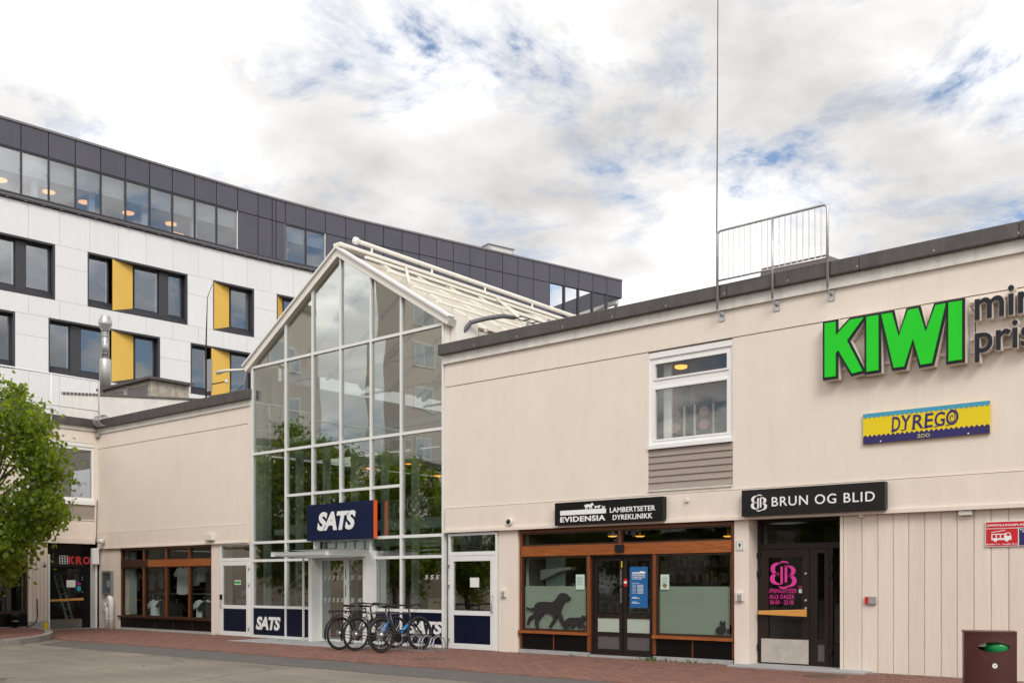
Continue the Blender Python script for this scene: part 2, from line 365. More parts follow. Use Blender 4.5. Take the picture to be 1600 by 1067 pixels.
FRONT = lambda y: (lambda u, v, w: (u, y-w, v))            # faces the road (-y)
WING = lambda x: (lambda u, v, w: (x+w, u, v))             # faces +x
TXT = {}
def text_geo(body, shear=0, offset=0, outline=0, extrude=.5, spacing=1.0, align='LEFT'):
    key = (body, shear, offset, outline, extrude, spacing)
    if key in TXT: return TXT[key]
    cu = bpy.data.curves.new('t', 'FONT'); cu.body = body; cu.resolution_u = 4; cu.shear = shear; cu.offset = offset; cu.space_character = spacing; cu.align_x = align
    if outline: cu.fill_mode = 'NONE'; cu.bevel_depth = outline; cu.bevel_resolution = 1
    else: cu.extrude = .5
    o = bpy.data.objects.new('t', cu); COL.objects.link(o)
    dg = bpy.context.evaluated_depsgraph_get(); me = bpy.data.meshes.new_from_object(o.evaluated_get(dg))
    v = [tuple(p.co) for p in me.vertices]; f = [tuple(p.vertices) for p in me.polygons]
    bpy.data.objects.remove(o); bpy.data.curves.remove(cu); bpy.data.meshes.remove(me)
    xs = [p[0] for p in v]; ys = [p[1] for p in v]; TXT[key] = (v, f, min(xs), max(xs), min(ys), max(ys)); return TXT[key]
def text(body, u0, u1, v0, v1, to, m, parent, depth=.004, name='lettering', local=False, split=False, **kw):
    v, f, a, b, c, d = text_geo(body, **kw)
    if kw.get('outline'): zf = lambda z: z*depth/kw['outline']+depth
    else: zf = lambda z: (z+.5)*depth
    if split:                                              # one piece for each character
        par = list(range(len(v)))
        def root(i):
            while par[i] != i: par[i] = par[par[i]]; i = par[i]
            return i
        for q in f:
            for k in q[1:]: par[root(k)] = root(q[0])
        isl_ = {}
        for q in f: isl_.setdefault(root(q[0]), []).append(q)
        grp = []
        for fs_ in isl_.values():
            xs_ = [v[k][0] for q in fs_ for k in q]; grp.append([min(xs_), max(xs_), fs_])
        grp.sort(key=lambda g_: g_[0]); out = []
        for g_ in grp:
            if out and g_[0] < out[-1][1]-.3*(g_[1]-g_[0]): out[-1][1] = max(out[-1][1], g_[1]); out[-1][2] += g_[2]
            else: out.append(g_)
        for g_ in out:
            ids = sorted({k for q in g_[2] for k in q}); m2 = {k: i for i, k in enumerate(ids)}
            MB().add([to(u0+(v[k][0]-a)/(b-a)*(u1-u0), v0+(v[k][1]-c)/(d-c)*(v1-v0), zf(v[k][2])) for k in ids], [tuple(m2[k] for k in q) for q in g_[2]]).build('letter', m, parent, local=local)
        return
    mb = MB().add([to(u0+(p[0]-a)/(b-a)*(u1-u0), v0+(p[1]-c)/(d-c)*(v1-v0), zf(p[2])) for p in v], f)
    return mb.build(name, m, parent, local=local)
ORD = ['first', 'second', 'third', 'fourth', 'fifth', 'sixth', 'seventh', 'eighth', 'ninth', 'tenth', 'eleventh', 'twelfth']
# warm the lettering cache while the scene is still small
for b_, kw_ in (('mini', dict(offset=.012)), ('pris', dict(offset=.012))): text_geo(b_, **kw_)

# ================================================================== THE SETTING
LWX = -31.30                                       # face of the side wing (looks towards +x)
g = MB().add([(-400, -400, 0), (400, -400, 0), (400, 400, 0), (-400, 400, 0)], [(0, 1, 2, 3)]).build('road', ASPHALT); struct(g)
pv = MB().add([(LWX, -3.86, .004), (14, -3.86, .004), (14, .6, .004), (LWX, .6, .004)], [(0, 1, 2, 3)]).build('pavement', SAND); struct(pv)
# brick pavers in running bond: the ones nearest to the camera are pieces, the rest one part
kp = [(-24.0, -30), (-24.0, -7.2), (-24.15, -6.35), (-24.6, -5.5), (-25.3, -4.7), (-26.2, -4.0), (-27.3, -3.4), (-28.6, -2.85), (-30.0, -2.45), (LWX, -2.2)]
def kerb_y(x):
    for (xa, ya), (xb, yb) in zip(kp[1:-1], kp[2:]):
        if xb <= x <= xa: return ya+(yb-ya)*(x-xa)/(xb-xa if xb != xa else 1)+.02
    return -99
def pavers():
    def unit(w, d):
        return MB().hexa([(-w/2, -d/2, 0), (w/2, -d/2, 0), (w/2, d/2, 0), (-w/2, d/2, 0), (-w/2+.006, -d/2+.006, .016), (w/2-.006, -d/2+.006, .016), (w/2-.006, d/2-.006, .016), (-w/2+.006, d/2-.006, .016)])
    spots = []
    for r in range(37):
        y = -3.80+r*.104
        for k in range(218):
            x = LWX+.1+(.105 if r % 2 else 0)+k*.21
            if -22.0 < x < -17.4 and -1.45 < y: continue                    # entrance slab
            if -8.35 < x < -5.95 and y > -.42: continue                     # doorstep
            if x < -24.0 and y < kerb_y(x): continue
            if x > 6: continue
            spots.append((x, y))
    def near(p):
        dx, dy = p[0], p[1]+DIST; dep = -dx*ST+dy*CT; lat = dx*CT+dy*ST; sx = 800+FOC*lat/dep; syy = HOR+EYE*FOC/dep
        return dep if (0 < sx < 1598 and syy < 1066) else 999
    spots.sort(key=near)
    mb = unit(.204, .098); first = None
    for i, (x, y) in enumerate(spots[:300]):
        z = .0045+R_.uniform(-.0015, .0025)
        if first is None: first = mb.build('paver', PAVER, pv); first.location = (x, y, z)
        else: linked(first, pv, (x, y, z))
    big = MB()
    for (x, y) in spots[300:]:
        z = .0045+R_.uniform(-.0015, .0025); big.add([(a+x, b+y, c+z) for a, b, c in mb.v], mb.f[1:])
    o = big.build('paver_field', PAVER, pv); o['kind'] = 'stuff'
pavers()
s_ = bx('entrance_slab', SLAB, None, -22.0, -17.4, -1.45, .9, .0, .022); struct(s_)
s_ = bx('doorstep', SLAB, None, -8.35, -5.95, -.42, .45, .0, .05, bevel=.008); struct(s_)
patch = MB().add([(-24.2, -5.2, .004), (-2, -5.1, .004), (14, -5.1, .004), (14, -3.88, .004), (-25.5, -3.88, .004)], [(0, 1, 2, 3, 4)]).build('asphalt_seam', TAR); struct(patch)
# raised island with a curved kerb at the foot of the side wing
isl = MB().add([(x, y, .135) for x, y in kp]+[(LWX, -30, .135)], [tuple(range(len(kp)+1))]).build('island', PAVER); struct(isl)
for i in range(len(kp)-1):
    a, b = Vector(kp[i]), Vector(kp[i+1]); n = max(1, round((b-a).length/1.0))
    for j in range(n):
        p, q = a+(b-a)*(j/n), a+(b-a)*((j+1)/n); t = (q-p).normalized(); nn = Vector((-t.y, t.x)); p = p+t*.004; q = q-t*.004   # kerb stones with joints
        if nn.dot(Vector((-1, -1))) < 0: nn = -nn
        o_, i_ = -.02, .16
        c = [p-nn*.02, q-nn*.02, q+nn*.16, p+nn*.16]
        MB().hexa([(v.x, v.y, 0) for v in c]+[(v.x, v.y, .15) for v in c]).build('kerb_stone', KERB, isl)
def manhole(px, py, r, label):
    t = EYE*FOC/(py-HOR); dx, dy = ray(px); c = (t*dx, -DIST+t*dy, .0215)
    o = MB().lathe([(r, 0), (r, .006), (r*.86, .006), (r*.85, .003), (r*.7, .003), (r*.69, .006), (.02, .006)], c, 28).build('manhole_cover', RUST)
    tag(o, label, 'manhole')
manhole(1288, 1058, .34, 'round iron manhole cover in the bricks before the brown door')
manhole(672, 1030, .33, 'round iron manhole cover in the bricks in front of the bicycles')

# ================================================================== LOW SHOP BUILDING (right)
Z_LEDGE, Z_JLO, Z_JHI, Z_FL, Z_CO, Z_TOP = 2.635, 3.165, 5.92, 6.44, 6.63, 6.87
XR = 5.0
rb = thing('shop_building', 'long cream rendered two-storey shop building with dark roof edge on the right', 'building', (-6, 0, 0))
XW0, XW1, ZW0, ZW1 = -10.23, -8.45, 4.12, 5.90      # upstairs window
XA = -15.60
bx('wall_panel', STUCCO, rb, XA, XW0, 0, .3, Z_JLO+.012, Z_JHI-.012)
bx('wall_panel', STUCCO, rb, XW1, XR, 0, .3, Z_JLO+.012, Z_JHI-.012)
bx('wall_panel', STUCCO, rb, XA, XR, -.012, .3, Z_JHI, Z_FL+.1)
bx('fascia_beam', STUCCO2, rb, XA+.02, XR, -.035, .3, Z_LEDGE, Z_JLO)
bx('drip_edge', STUCCO2, rb, XA+.02, XR, -.075, -.036, Z_LEDGE-.012, Z_LEDGE+.05)
bx('flashing', FLASH, rb, XA-.02, XR, -.05, -.014, Z_FL, Z_CO-.002)
bx('flashing_lip', FLASH, rb, XA-.02, XR, -.066, -.051, Z_FL-.012, Z_FL+.03)
x = XA-.10
while x < XR:                                       # coping sheets with seams
    x1 = min(x+2.4, XR); bx('coping', COPING, rb, x+.003, x1-.003, -.15, .30, Z_CO, Z_TOP, bevel=.012); x = x1
for i in range(12): bx('seam_clip', FLASH, rb, -14.6+i*1.21, -14.585+i*1.21, -.153, -.1505, Z_CO+.05, Z_CO+.075)
bx('roof_deck', INDARK, rb, XA+.01, XR, .31, 14, Z_CO-.25, Z_CO-.05)
bx('side_wall', STUCCO, rb, XA+.012, XA+.30, .31, 14, 2.7, Z_CO-.06)
bx('rear_wall', INWALL, rb, XA+.31, XR, 8.0, 8.2, 0, Z_CO-.26)
bx('upper_floor', INDARK, rb, XA+.31, XR, .31, 7.99, 2.72, 2.95)
bx('inner_floor', INFLOOR, rb, XA+.31, XR, .36, 7.99, .005, .04)
bx('upper_partition', mat('terracotta_wall', (.52, .12, .06), .8), rb, -14.5, -10.70, 2.0, 2.1, 2.96, 6.3)
bx('upper_partition', INWHITE, rb, -10.69, -6.0, 2.4, 2.5, 2.96, 6.3)
# upstairs window
w_ = MB(); frame(w_, XW0+.02, XW1-.02, ZW0+.0, ZW1-.12, .075, .04, .14); w_.box(XW0+.095, XW1-.095, .05, .13, 5.22, 5.36)
win = w_.build('window', WHITE, rb)
bx('window_head', WHITE, win, XW0+.005, XW1-.005, .012, .20, ZW1-.118, ZW1-.01)
bx('sill', WHITE, win, XW0+.004, XW1-.004, -.045, .2, ZW0-.075, ZW0-.003)
bx('jamb', WHITE, win, XW0+.002, XW0+.019, .01, .25, ZW0-.002, ZW1-.12); bx('jamb', WHITE, win, XW1-.019, XW1-.002, .01, .25, ZW0-.002, ZW1-.12)
for (a, b) in ((ZW0+.075, 5.22), (5.36, ZW1-.195)):
    f_ = MB(); frame(f_, XW0+.097, XW1-.097, a+.002, b-.002, .035, .03, .11); f_.build('sash', WHITE, win)
    bx('pane', GLASSU, win, XW0+.132, XW1-.132, .07, .082, a+.037, b-.037)
for k in range(6):                                  # taupe weatherboards under the window
    z0 = 3.28+k*.125; MB().hexa([(XW0+.01, -.004, z0), (XW1-.01, -.004, z0), (XW1-.01, .05, z0), (XW0+.01, .05, z0), (XW0+.01, .022, z0+.132), (XW1-.01, .022, z0+.132), (XW1-.01, .05, z0+.132), (XW0+.01, .05, z0+.132)]).build('weatherboard', SIDING, win)
bx('wall_panel', STUCCO, rb, XW0, XW1, .0, .3, Z_JLO+.012, 3.233)
bx('drip_rail', FLASH, win, XW0+.006, XW1-.006, -.03, .2, 3.235, 3.272)
bx('backing', INDARK, win, XW0+.01, XW1-.01, .06, .28, 3.236, 4.04)
bx('raised_floor', INFLOOR, rb, -13.0, -6.0, .31, 2.38, 2.96, 3.86)
bx('curtain', INWHITE, win, XW0+.16, XW0+.33, .30, .34, ZW0+.1, ZW1-.2)
# ground floor piers
def pier(parent, x0, x1, y0=.015, y1=.42, z1=Z_LEDGE-.005, m=STUCCO2): return bx('pier', m, parent, x0, x1, y0, y1, 0, z1, bevel=.008)
pier(rb, -14.03, -13.50); pier(rb, -8.43, -8.147)
bx('party_wall', INWALL, rb, -14.0, -13.55, .43, 7.9, 0, 2.7); bx('party_wall', INWALL, rb, -8.42, -8.2, .43, 7.9, 0, 2.7); bx('party_wall', INWALL, rb, -6.40, -6.3, .46, 7.9, 0, 2.7)
# vertical boarding
bd = MB().box(-6.435, XR, .06, .3, .0, Z_LEDGE-.004).build('board_wall', STUCCO2, rb)
edges = [-6.437]+[fx(p) for p in (1345, 1370, 1394, 1418, 1443, 1469, 1494)]
while edges[-1] < XR-.3: edges.append(edges[-1]+.247)
for a, b in zip(edges[:-1], edges[1:]):
    MB().box(a+.008, b-.008, .04, .062, .02, Z_LEDGE-.006).build('board', BOARD, bd, bevel=.006)
bx('plinth', PLINTH, bd, -6.40, XR, .045, .29, -.01, .019)
bx('reveal', STUCCO2, rb, -6.485, -6.436, .03, .45, 0, Z_LEDGE-.004)

# ---- timber shopfront of the animal clinic
VX0, VX1 = -13.47, -8.45
DX0, DX1 = -11.63, -10.17
sf = MB(); sf.box(VX0, VX0+.06, .06, .18, .12, 2.61); sf.box(VX1-.05, VX1, .06, .18, .12, 2.61); sf.box(VX0+.06, VX1-.05, .06, .18, 2.55, 2.61)
sf = sf.build('shopfront', WOODV, rb)
bx('transom_board', WOOD, sf, VX0+.061, DX0+.7, .035, .15, 2.055, 2.27); bx('transom_board', WOOD, sf, DX0+.703, VX1-.051, .035, .15, 2.055, 2.27)
for x0 in (DX0-.075, DX1+.005): bx('mullion', WOODV, sf, x0, x0+.07, .05, .17, .12, 2.053)
bx('mullion', WOODV, sf, -10.95, -10.89, .05, .15, 2.272, 2.548)
for (a, b) in ((VX0+.062, -10.952), (-10.888, VX1-.052)):
    f_ = MB(); frame(f_, a, b, 2.273, 2.547, .03, .075, .14); f_.build('light_frame', WOODD, sf)
    bx('pane', GLASSS, sf, a+.03, b-.03, .10, .112, 2.303, 2.517)
for (a, b) in ((VX0+.062, DX0-.077), (DX1+.077, VX1-.052)):
    f_ = MB(); frame(f_, a, b, .50, 2.052, .04, .07, .15); f_.build('sash', WOODD, sf)
    bx('pane', GLASSS, sf, a+.04, b-.04, .10, .112, .54, 2.012)
    bx('frosted_film', FROST, sf, a+.043, b-.043, .116, .119, .541, 1.43)
    bx('sill', WOOD, sf, a-.05, b+.045, -.02, .16, .44, .498)
    n = 2
    for k in range(n):
        u0, u1 = a+(b-a)*k/n, a+(b-a)*(k+1)/n; bx('base_panel', BLACKP, sf, u0+.01, u1-.015, .06, .12, .10, .438)
        if k: bx('base_rail', WOODV, sf, u0-.014, u0+.009, .05, .12, .10, .438)
    bx('plinth', PLINTH, sf, a-.04, b+.04, .02, .14, 0, .098)
bx('threshold', PLINTH, sf, DX0, DX1, .03, .5, 0, .06)
dr = MB(); frame(dr, DX0, DX1, .065, 2.05, .04, .10, .2); xm = (DX0+DX1)/2; dr.box(xm-.012, xm+.012, .16, .22, .1, 2.0); dr = dr.build('sliding_door', BROWNALU, rb)
for (a, b) in ((DX0+.042, xm-.013), (xm+.013, DX1-.042)):
    f_ = MB(); frame(f_, a, b, .108, 2.007, .075, .14, .19); f_.box(a+.075, b-.075, .14, .19, .80, .885); f_.box(a+.075, b-.075, .14, .19, .44, .52); f_.build('leaf_frame', BROWNALU, dr)
    bx('pane', GLASSS, dr, a+.075, b-.075, .16, .172, .885, 1.932)
    bx('lower_panel', FROST, dr, a+.075, b-.075, .155, .175, .52, .80)
    bx('lower_panel', mat('grey_infill', (.10, .09, .09), .4), dr, a+.075, b-.075, .155, .175, .183, .44)
bx('door_sensor', BLACK, dr, xm-.10, xm+.10, -.01, .034, 2.10, 2.25, bevel=.01)
for zz in (1.10, 1.45): bx('pull_handle', STEELB, dr, xm-.035, xm-.02, .10, .139, zz, zz+.30)
bx('hazard_strip', SIGNY, dr, xm-.04, xm-.016, .134, .139, 1.80, 1.93)
st_ = bx('door_sticker', RED, dr, xm+.02, xm+.10, .134, .1385, 1.43, 1.58); bx('sticker_stripe', INKW, st_, xm+.025, xm+.095, .131, .1335, 1.49, 1.53)
# window silhouettes
def silhouette(name, pts, org, sc, label, mtl=GREYFILM):
    P = [(fx(org[0]+p[0]/sc), fz(org[0]+p[0]/sc, org[1]+p[1]/sc)) for p in pts]
    return MB().prism(P, .070, .098).build(name, mtl, sf)
dog = [(130, 625), (170, 640), (215, 632), (235, 592), (270, 570), (320, 566), (420, 572), (455, 548), (480, 510), (500, 478), (530, 468), (565, 473), (590, 488), (600, 510), (622, 516), (622, 540), (605, 552), (580, 562), (552, 565), (540, 600), (528, 640), (510, 680), (530, 730), (555, 790), (575, 845), (578, 870), (556, 868), (530, 830), (500, 770), (478, 715), (470, 740), (455, 790), (420, 825), (408, 852), (380, 855), (395, 825), (430, 770), (432, 720), (400, 700), (330, 685), (318, 720), (285, 755), (265, 790), (262, 830), (276, 868), (250, 872), (228, 810), (232, 760), (240, 740), (205, 750), (175, 775), (160, 800), (160, 826), (142, 826), (146, 775), (165, 735), (215, 700), (228, 670), (200, 665), (150, 655)]
silhouette('dog_silhouette', dog, (800, 860), 7.115, '')
cat_ = [(568, 790), (585, 758), (620, 742), (680, 744), (735, 742), (750, 735), (757, 713), (768, 728), (785, 728), (795, 722), (797, 765), (775, 775), (765, 800), (785, 850), (788, 868), (770, 868), (745, 815), (720, 825), (735, 840), (732, 868), (712, 862), (712, 832), (660, 835), (662, 855), (640, 868), (625, 860), (640, 838), (610, 820), (600, 845), (602, 868), (582, 868), (578, 840)]
silhouette('cat_silhouette', [(a-2, b) for a, b in cat_], (800, 860), 7.115, '')
rab = [(468, 785), (475, 765), (495, 758), (492, 735), (498, 728), (508, 745), (515, 728), (520, 735), (517, 760), (524, 770), (520, 785), (514, 800), (480, 800)]
silhouette('rabbit_silhouette', rab, (980, 760), 3.475, '')
silhouette('rabbit_silhouette', [(528+(a-468)*.72, 801+(b-800)*.74) for a, b in rab], (980, 760), 3.475, '')
# clinic interior
sh = thing('display_shelves', 'dark display shelves packed with small goods behind the clinic windows', 'shelves', (-11.2, 2.6, .04))
for k in range(6): bx('shelf', INWHITE if k < 2 else INWALL, sh, -13.4, -8.6, 2.4, 2.8, .5+k*.33, .525+k*.33)
for k in range(7): bx('upright', INWALL, sh, -13.4+k*.79, -13.37+k*.79, 2.4, 2.8, .04, 2.3)
MB().box(-13.45, -8.55, 2.82, 2.9, .04, 2.3).build('back_panel', INWHITE, sh)
gd = [MB() for _ in range(4)]
for k in range(6):
    xx = -13.32
    while xx < -8.65:
        w = R_.uniform(.05, .12); h = R_.uniform(.10, .25); gd[R_.randrange(4)].box(xx, xx+w*.85, 2.42, 2.6, .525+k*.33, .525+k*.33+h); xx += w
for m_, c in zip(gd, ((.35, .33, .30), (.30, .10, .06), (.12, .16, .12), (.45, .38, .24))):
    o = m_.build('goods', mat('goods_%d' % int(c[0]*100), c, .5), sh); o['kind'] = 'stuff'
bx('header_banner', mat('blue_banner', (.02, .03, .30), .5), sh, -13.4, -9.6, 2.30, 2.34, 2.15, 2.32)
wr = thing('display_bracket', 'white curved wall shelf at the left of the clinic window', 'shelf', (-13.2, .6, 1.6))
MB().prism([(-13.42, 1.78), (-12.60, 1.84), (-12.60, 1.78), (-12.9, 1.74), (-13.2, 1.62), (-13.42, 1.55)], .7, .9).build('bracket', INWHITE, wr)
MB().box(-13.42, -12.9, .9, .93, 1.3, 2.2).build('panel', mat('mint_panel', (.42, .55, .49), .6), wr)

# ---- brown entrance door
BX0, BX1, BY = -8.13, -6.49, .35
d2 = MB(); d2.box(BX0, BX0+.06, BY, BY+.1, .05, 2.63); d2.box(BX1-.06, BX1, BY, BY+.1, .05, 2.63); d2.box(BX0+.06, BX1-.06, BY, BY+.1, 2.10, 2.20); d2.box(BX0+.06, BX1-.06, BY, BY+.1, 2.58, 2.63); d2.box(-7.15, -7.09, BY, BY+.1, .05, 2.098); d2.box(-6.80, -6.74, BY, BY+.1, .05, 2.098)
d2 = d2.build('entrance_door', BROWNALU, rb)
bx('pane', GLASSS, d2, BX0+.06, BX1-.06, BY+.04, BY+.052, 2.20, 2.58)
f_ = MB(); f_.box(BX0+.065, BX0+.21, BY-.015, BY+.05, .06, 2.09); f_.box(-7.285, -7.155, BY-.015, BY+.05, .06, 2.09); f_.box(BX0+.21, -7.285, BY-.015, BY+.05, 1.95, 2.09); f_.box(BX0+.21, -7.285, BY-.015, BY+.05, .06, .52); f_.build('leaf_frame', BROWNALU, d2)
bx('pane', GLASSS, d2, BX0+.21, -7.285, BY+.01, BY+.022, .52, 1.95)
bx('kick_plate', KICK, d2, BX0+.075, -7.165, BY-.021, BY-.016, .075, .50)
MB().hexa([(BX0+.05, BY-.10, .93), (-7.175, BY-.10, .905), (-7.175, BY-.055, .905), (BX0+.05, BY-.055, .93), (BX0+.05, BY-.10, 1.00), (-7.175, BY-.10, 1.035), (-7.175, BY-.055, 1.035), (BX0+.05, BY-.055, 1.00)]).build('push_bar', HANDLEW, d2, bevel=.008)
for zz in (1.05, 1.19, 1.66): MB().lathe([(.024, 0), (.024, -.02), (.015, -.03)], (-7.215, BY-.016, zz), 14, 'y').build('lock_cylinder', STEELB, d2)
for a, b in ((-7.085, -6.805),):
    f_ = MB(); frame(f_, a, b, .06, 2.09, .075, BY-.012, BY+.05); f_.box(a+.075, b-.075, BY-.012, BY+.05, .44, .52); f_.build('leaf_frame', BROWNALU, d2); bx('pane', GLASSS, d2, a+.075, b-.075, BY+.01, BY+.022, .52, 2.01); bx('vent_panel', mat('grey_infill', (.1, .09, .09), .4), d2, a+.075, b-.075, BY+.005, BY+.03, .135, .44)
bx('side_pane', GLASSS, d2, -6.735, BX1-.062, BY+.03, BY+.042, .45, 2.09); bx('side_panel', BROWNALU, d2, -6.735, BX1-.062, BY+.02, BY+.05, .06, .44)
for (xx, zs) in ((BX0+.03, (.30, 1.62, 1.95)), (-6.77, (.25, 1.58, 1.85))):
    for zz in zs: MB().box(xx-.03, xx+.03, BY-.04, BY-.001, zz, zz+.10).build('hinge', BLACK, d2, bevel=.008)
bx('inner_hall', INWALL, rb, BX0+.05, BX1-.02, 3.2, 3.3, .05, 2.62)
# film lettering on the door
def monogram(cx, cz, s, to, m, parent, depth=.004):
    # two back-to-back letters sharing stems: strokes of changing width
    def stroke(pts, ws):
        P = [Vector(p) for p in pts]; L_, R2 = [], []
        for i, p in enumerate(P):
            t = (P[min(i+1, len(P)-1)]-P[max(i-1, 0)]).normalized(); n = Vector((-t.y, t.x)); L_.append(p+n*ws[i]); R2.append(p-n*ws[i])
        return L_, R2
    mb = MB()
    def add(pts, ws):
        l, r = stroke(pts, ws)
        for i in range(len(l)-1):
            q = [l[i], l[i+1], r[i+1], r[i]]
            a = [to(cx+v.x*s, cz+v.y*s, 0) for v in q]; b = [to(cx+v.x*s, cz+v.y*s, depth) for v in q]
            mb.hexa([a[0], a[1], a[2], a[3], b[0], b[1], b[2], b[3]])
    def arc(c, rx, rz, a0, a1, n=14): return [(c[0]+rx*math.cos(math.radians(a0+(a1-a0)*k/n)), c[1]+rz*math.sin(math.radians(a0+(a1-a0)*k/n))) for k in range(n+1)]
    def ws(n, thin, thick): return [thin+(thick-thin)*math.sin(math.pi*k/n)**1.5 for k in range(n+1)]
    add([(-.02, .28), (-.02, -.33)], [.045, .045])                                   # shared stem (left letter)
    add([(.14, .33), (.14, -.28)], [.045, .045])
    add(arc((-.10, .20), .26, .20, 85, 265), ws(14, .022, .085)); add(arc((-.10, -.15), .28, .19, 95, 272), ws(14, .022, .09))
    add(arc((.20, .12), .22, .17, 90, -88), ws(14, .022, .08)); add(arc((.20, -.23), .26, .19, 85, -85), ws(14, .022, .085))
    add([(-.12, .40), (0, .455), (.16, .44), (.24, .40)], [.018, .030, .026, .012]); add([(.23, -.42), (.08, -.475), (-.06, -.46), (-.13, -.42)], [.018, .030, .026, .012])
    add([(-.10, -.338), (.0, -.335)], [.02, .02]); add([(.10, .30), (.20, .30)], [.02, .02])
    return mb.build('monogram', m, parent)
GY = FRONT(BY+.008)
monogram(fx(1222, BY), fz(1222, 897, BY), .50, GY, PINK, d2)
for (body, p0, p1, yt, yb) in (('ÅPNINGSTIDER', 1198, 1245, 917, 926), ('ALLE DAGER', 1202, 1241, 928.5, 935), ('06.00 - 23.00', 1203, 1240, 937, 943.5)):
    text(body, fx(p0, BY), fx(p1, BY), fz(1220, yb, BY), fz(1220, yt, BY), GY, PINK, d2, .003, offset=.002, spacing=1.1)
text('TREN', fx(1247, BY), fx(1256, BY), fz(1250, 919, BY), fz(1250, 915, BY), GY, PINK, d2, .003)
bx('sticker', PAPERG, d2, fx(1248, BY), fx(1256, BY), BY+.004, BY+.008, fz(1252, 926, BY), fz(1252, 920, BY))

# ================================================================== GLASS HALL
XG0, XG1, XAP = -22.90, -15.62, -19.23
ZE, ZA = 7.36, 9.62
gh = thing('glass_hall', 'tall gabled glass entrance hall with white frames between the cream wings', 'glass hall', (XAP, 0, 0))
def ztop(x): return ZA-abs(x-XAP)/(XAP-XG0)*(ZA-ZE)
MX = [-22.86, -21.40, -20.29, -19.20, -18.08, -17.03, -15.66]
HW = .029
for i, x in enumerate(MX):
    z0 = 0.02 if i not in (3, ) else 2.62
    if i == 2: z0 = 2.62
    if i == 4: z0 = .02
    bx('mullion', WHITEF, gh, x-HW, x+HW, -.03, .09, z0, ztop(x)+.02)
def hbar(x0, x1, z, h=.035): return bx('transom', WHITEF, gh, x0+HW+.001, x1-HW-.001, -.022, .08, z-h, z+h)
ZT = [.85, 2.10, 2.585, 3.79, 5.0, 7.36]
bays = list(zip(MX[:-1], MX[1:]))
for k, (a, b) in enumerate(bays):
    full = k in (0, 1, 4, 5)
    for z in ZT:
        if z == 3.79 and k in (0, 5): continue
        if z < 2.5 and k in (2, 3): continue
        hbar(a, b, z)
    if full: hbar(a, b, .05, .04)
    zs = ([.09, .85, 2.10] if full else [])+[2.585]+([3.79] if k not in (0, 5) else [])+[5.0, 7.36]
    for z0, z1 in zip(zs[:-1], zs[1:]):
        q = (a+HW, b-HW, .02, .035, z0+.035, z1-.035)
        if z1 == .85: bx('panel', NAVY, gh, a+HW, b-HW, .0, .035, z0+.003, z1-.036)
        else: bx('pane', GLASS, gh, *q)
    za, zb = ztop(a+HW)-.04, ztop(b-HW)-.04
    pts = [(a+HW, 7.396), (b-HW, 7.396)]+([(b-HW, zb)] if zb > 7.4 else [])+([(a+HW, za)] if za > 7.4 else [])
    MB().prism(pts, .02, .035).build('pane', GLASS, gh)
for sgn, xe in ((-1, XG0), (1, XG1)):                  # verge boards following the gable
    xo = xe+sgn*.16; d = Vector((xo-XAP, 0, ztop(xo)-ZA)).normalized(); n = Vector((-d.z, 0, d.x))
    if n.z < 0: n = -n
    A = Vector((XAP, 0, ZA)); Bq = Vector((xo, 0, ztop(xo)))
    c = [A, Bq, Bq+n*.16, A+n*.16]
    c[3] = Vector((XAP, 0, ZA+.16/n.z))
    MB().prism([(p.x, p.z) for p in c], -.10, .14).build('verge_board', OFFWHITE, gh)
    c2 = [c[3]+Vector((0, 0, .004)), c[2]+Vector((0, 0, .004)), c[2]+n*.05, c[3]+Vector((0, 0, .05/n.z))]
    MB().prism([(p.x, p.z) for p in c2], -.16, .05).build('verge_cap', WHITE, gh)
bx('eaves_box', OFFWHITE, gh, XG1+.03, XG1+.20, .16, .9, 6.95, 7.5); bx('eaves_box', OFFWHITE, gh, XG0-.22, XG0-.02, .15, .9, 6.88, 7.5)
bx('corner_post', OFFWHITE, gh, XG0-.02, XG0+.003, -.02, .4, 2.62, 7.34); bx('corner_post', OFFWHITE, gh, XG1-.003, XG1+.018, .01, .4, 2.62, 7.34)
bx('eaves_gutter', OFFWHITE, gh, XG1+.02, XG1+.24, .92, 20, 7.10, 7.32); bx('side_screen', OFFWHITE, gh, XG1-.03, XG1+.01, .45, 20, 6.55, 7.14)
bx('side_screen', OFFWHITE, gh, XG0-.01, XG0+.03, .45, 20, 6.0, 7.14)
# roof: sheets between sloping bars, purlin rails on brackets, ridge cap
NB, Y1 = 16, 20.0
def slope_pt(sg, t, up, y):
    xe = XG0 if sg < 0 else XG1; x = XAP+(xe-XAP)*t; z = ZA+.14+(ZE-ZA)*t; return Vector((x, y, z))+Vector((sg*.527*up, 0, .85*up))
for sg in (-1, 1):
    for k in range(NB):
        ya, yb = .16+k*(Y1-.16)/NB, .16+(k+1)*(Y1-.16)/NB
        p = [slope_pt(sg, .03, 0, ya+.035), slope_pt(sg, 1.0, 0, ya+.035), slope_pt(sg, 1.0, 0, yb-.035), slope_pt(sg, .03, 0, yb-.035)]
        MB().hexa(p+[q+Vector((sg*.006, 0, .012)) for q in p]).build('roof_sheet', POLYC, gh)
        p = [slope_pt(sg, .02, -.05, ya-.03), slope_pt(sg, 1.01, -.05, ya-.03), slope_pt(sg, 1.01, -.05, ya+.03), slope_pt(sg, .02, -.05, ya+.03)]
        q = [slope_pt(sg, .02, .05, ya-.03), slope_pt(sg, 1.01, .05, ya-.03), slope_pt(sg, 1.01, .05, ya+.03), slope_pt(sg, .02, .05, ya+.03)]
        MB().hexa(p+q).build('glazing_bar', OFFWHITE, gh)
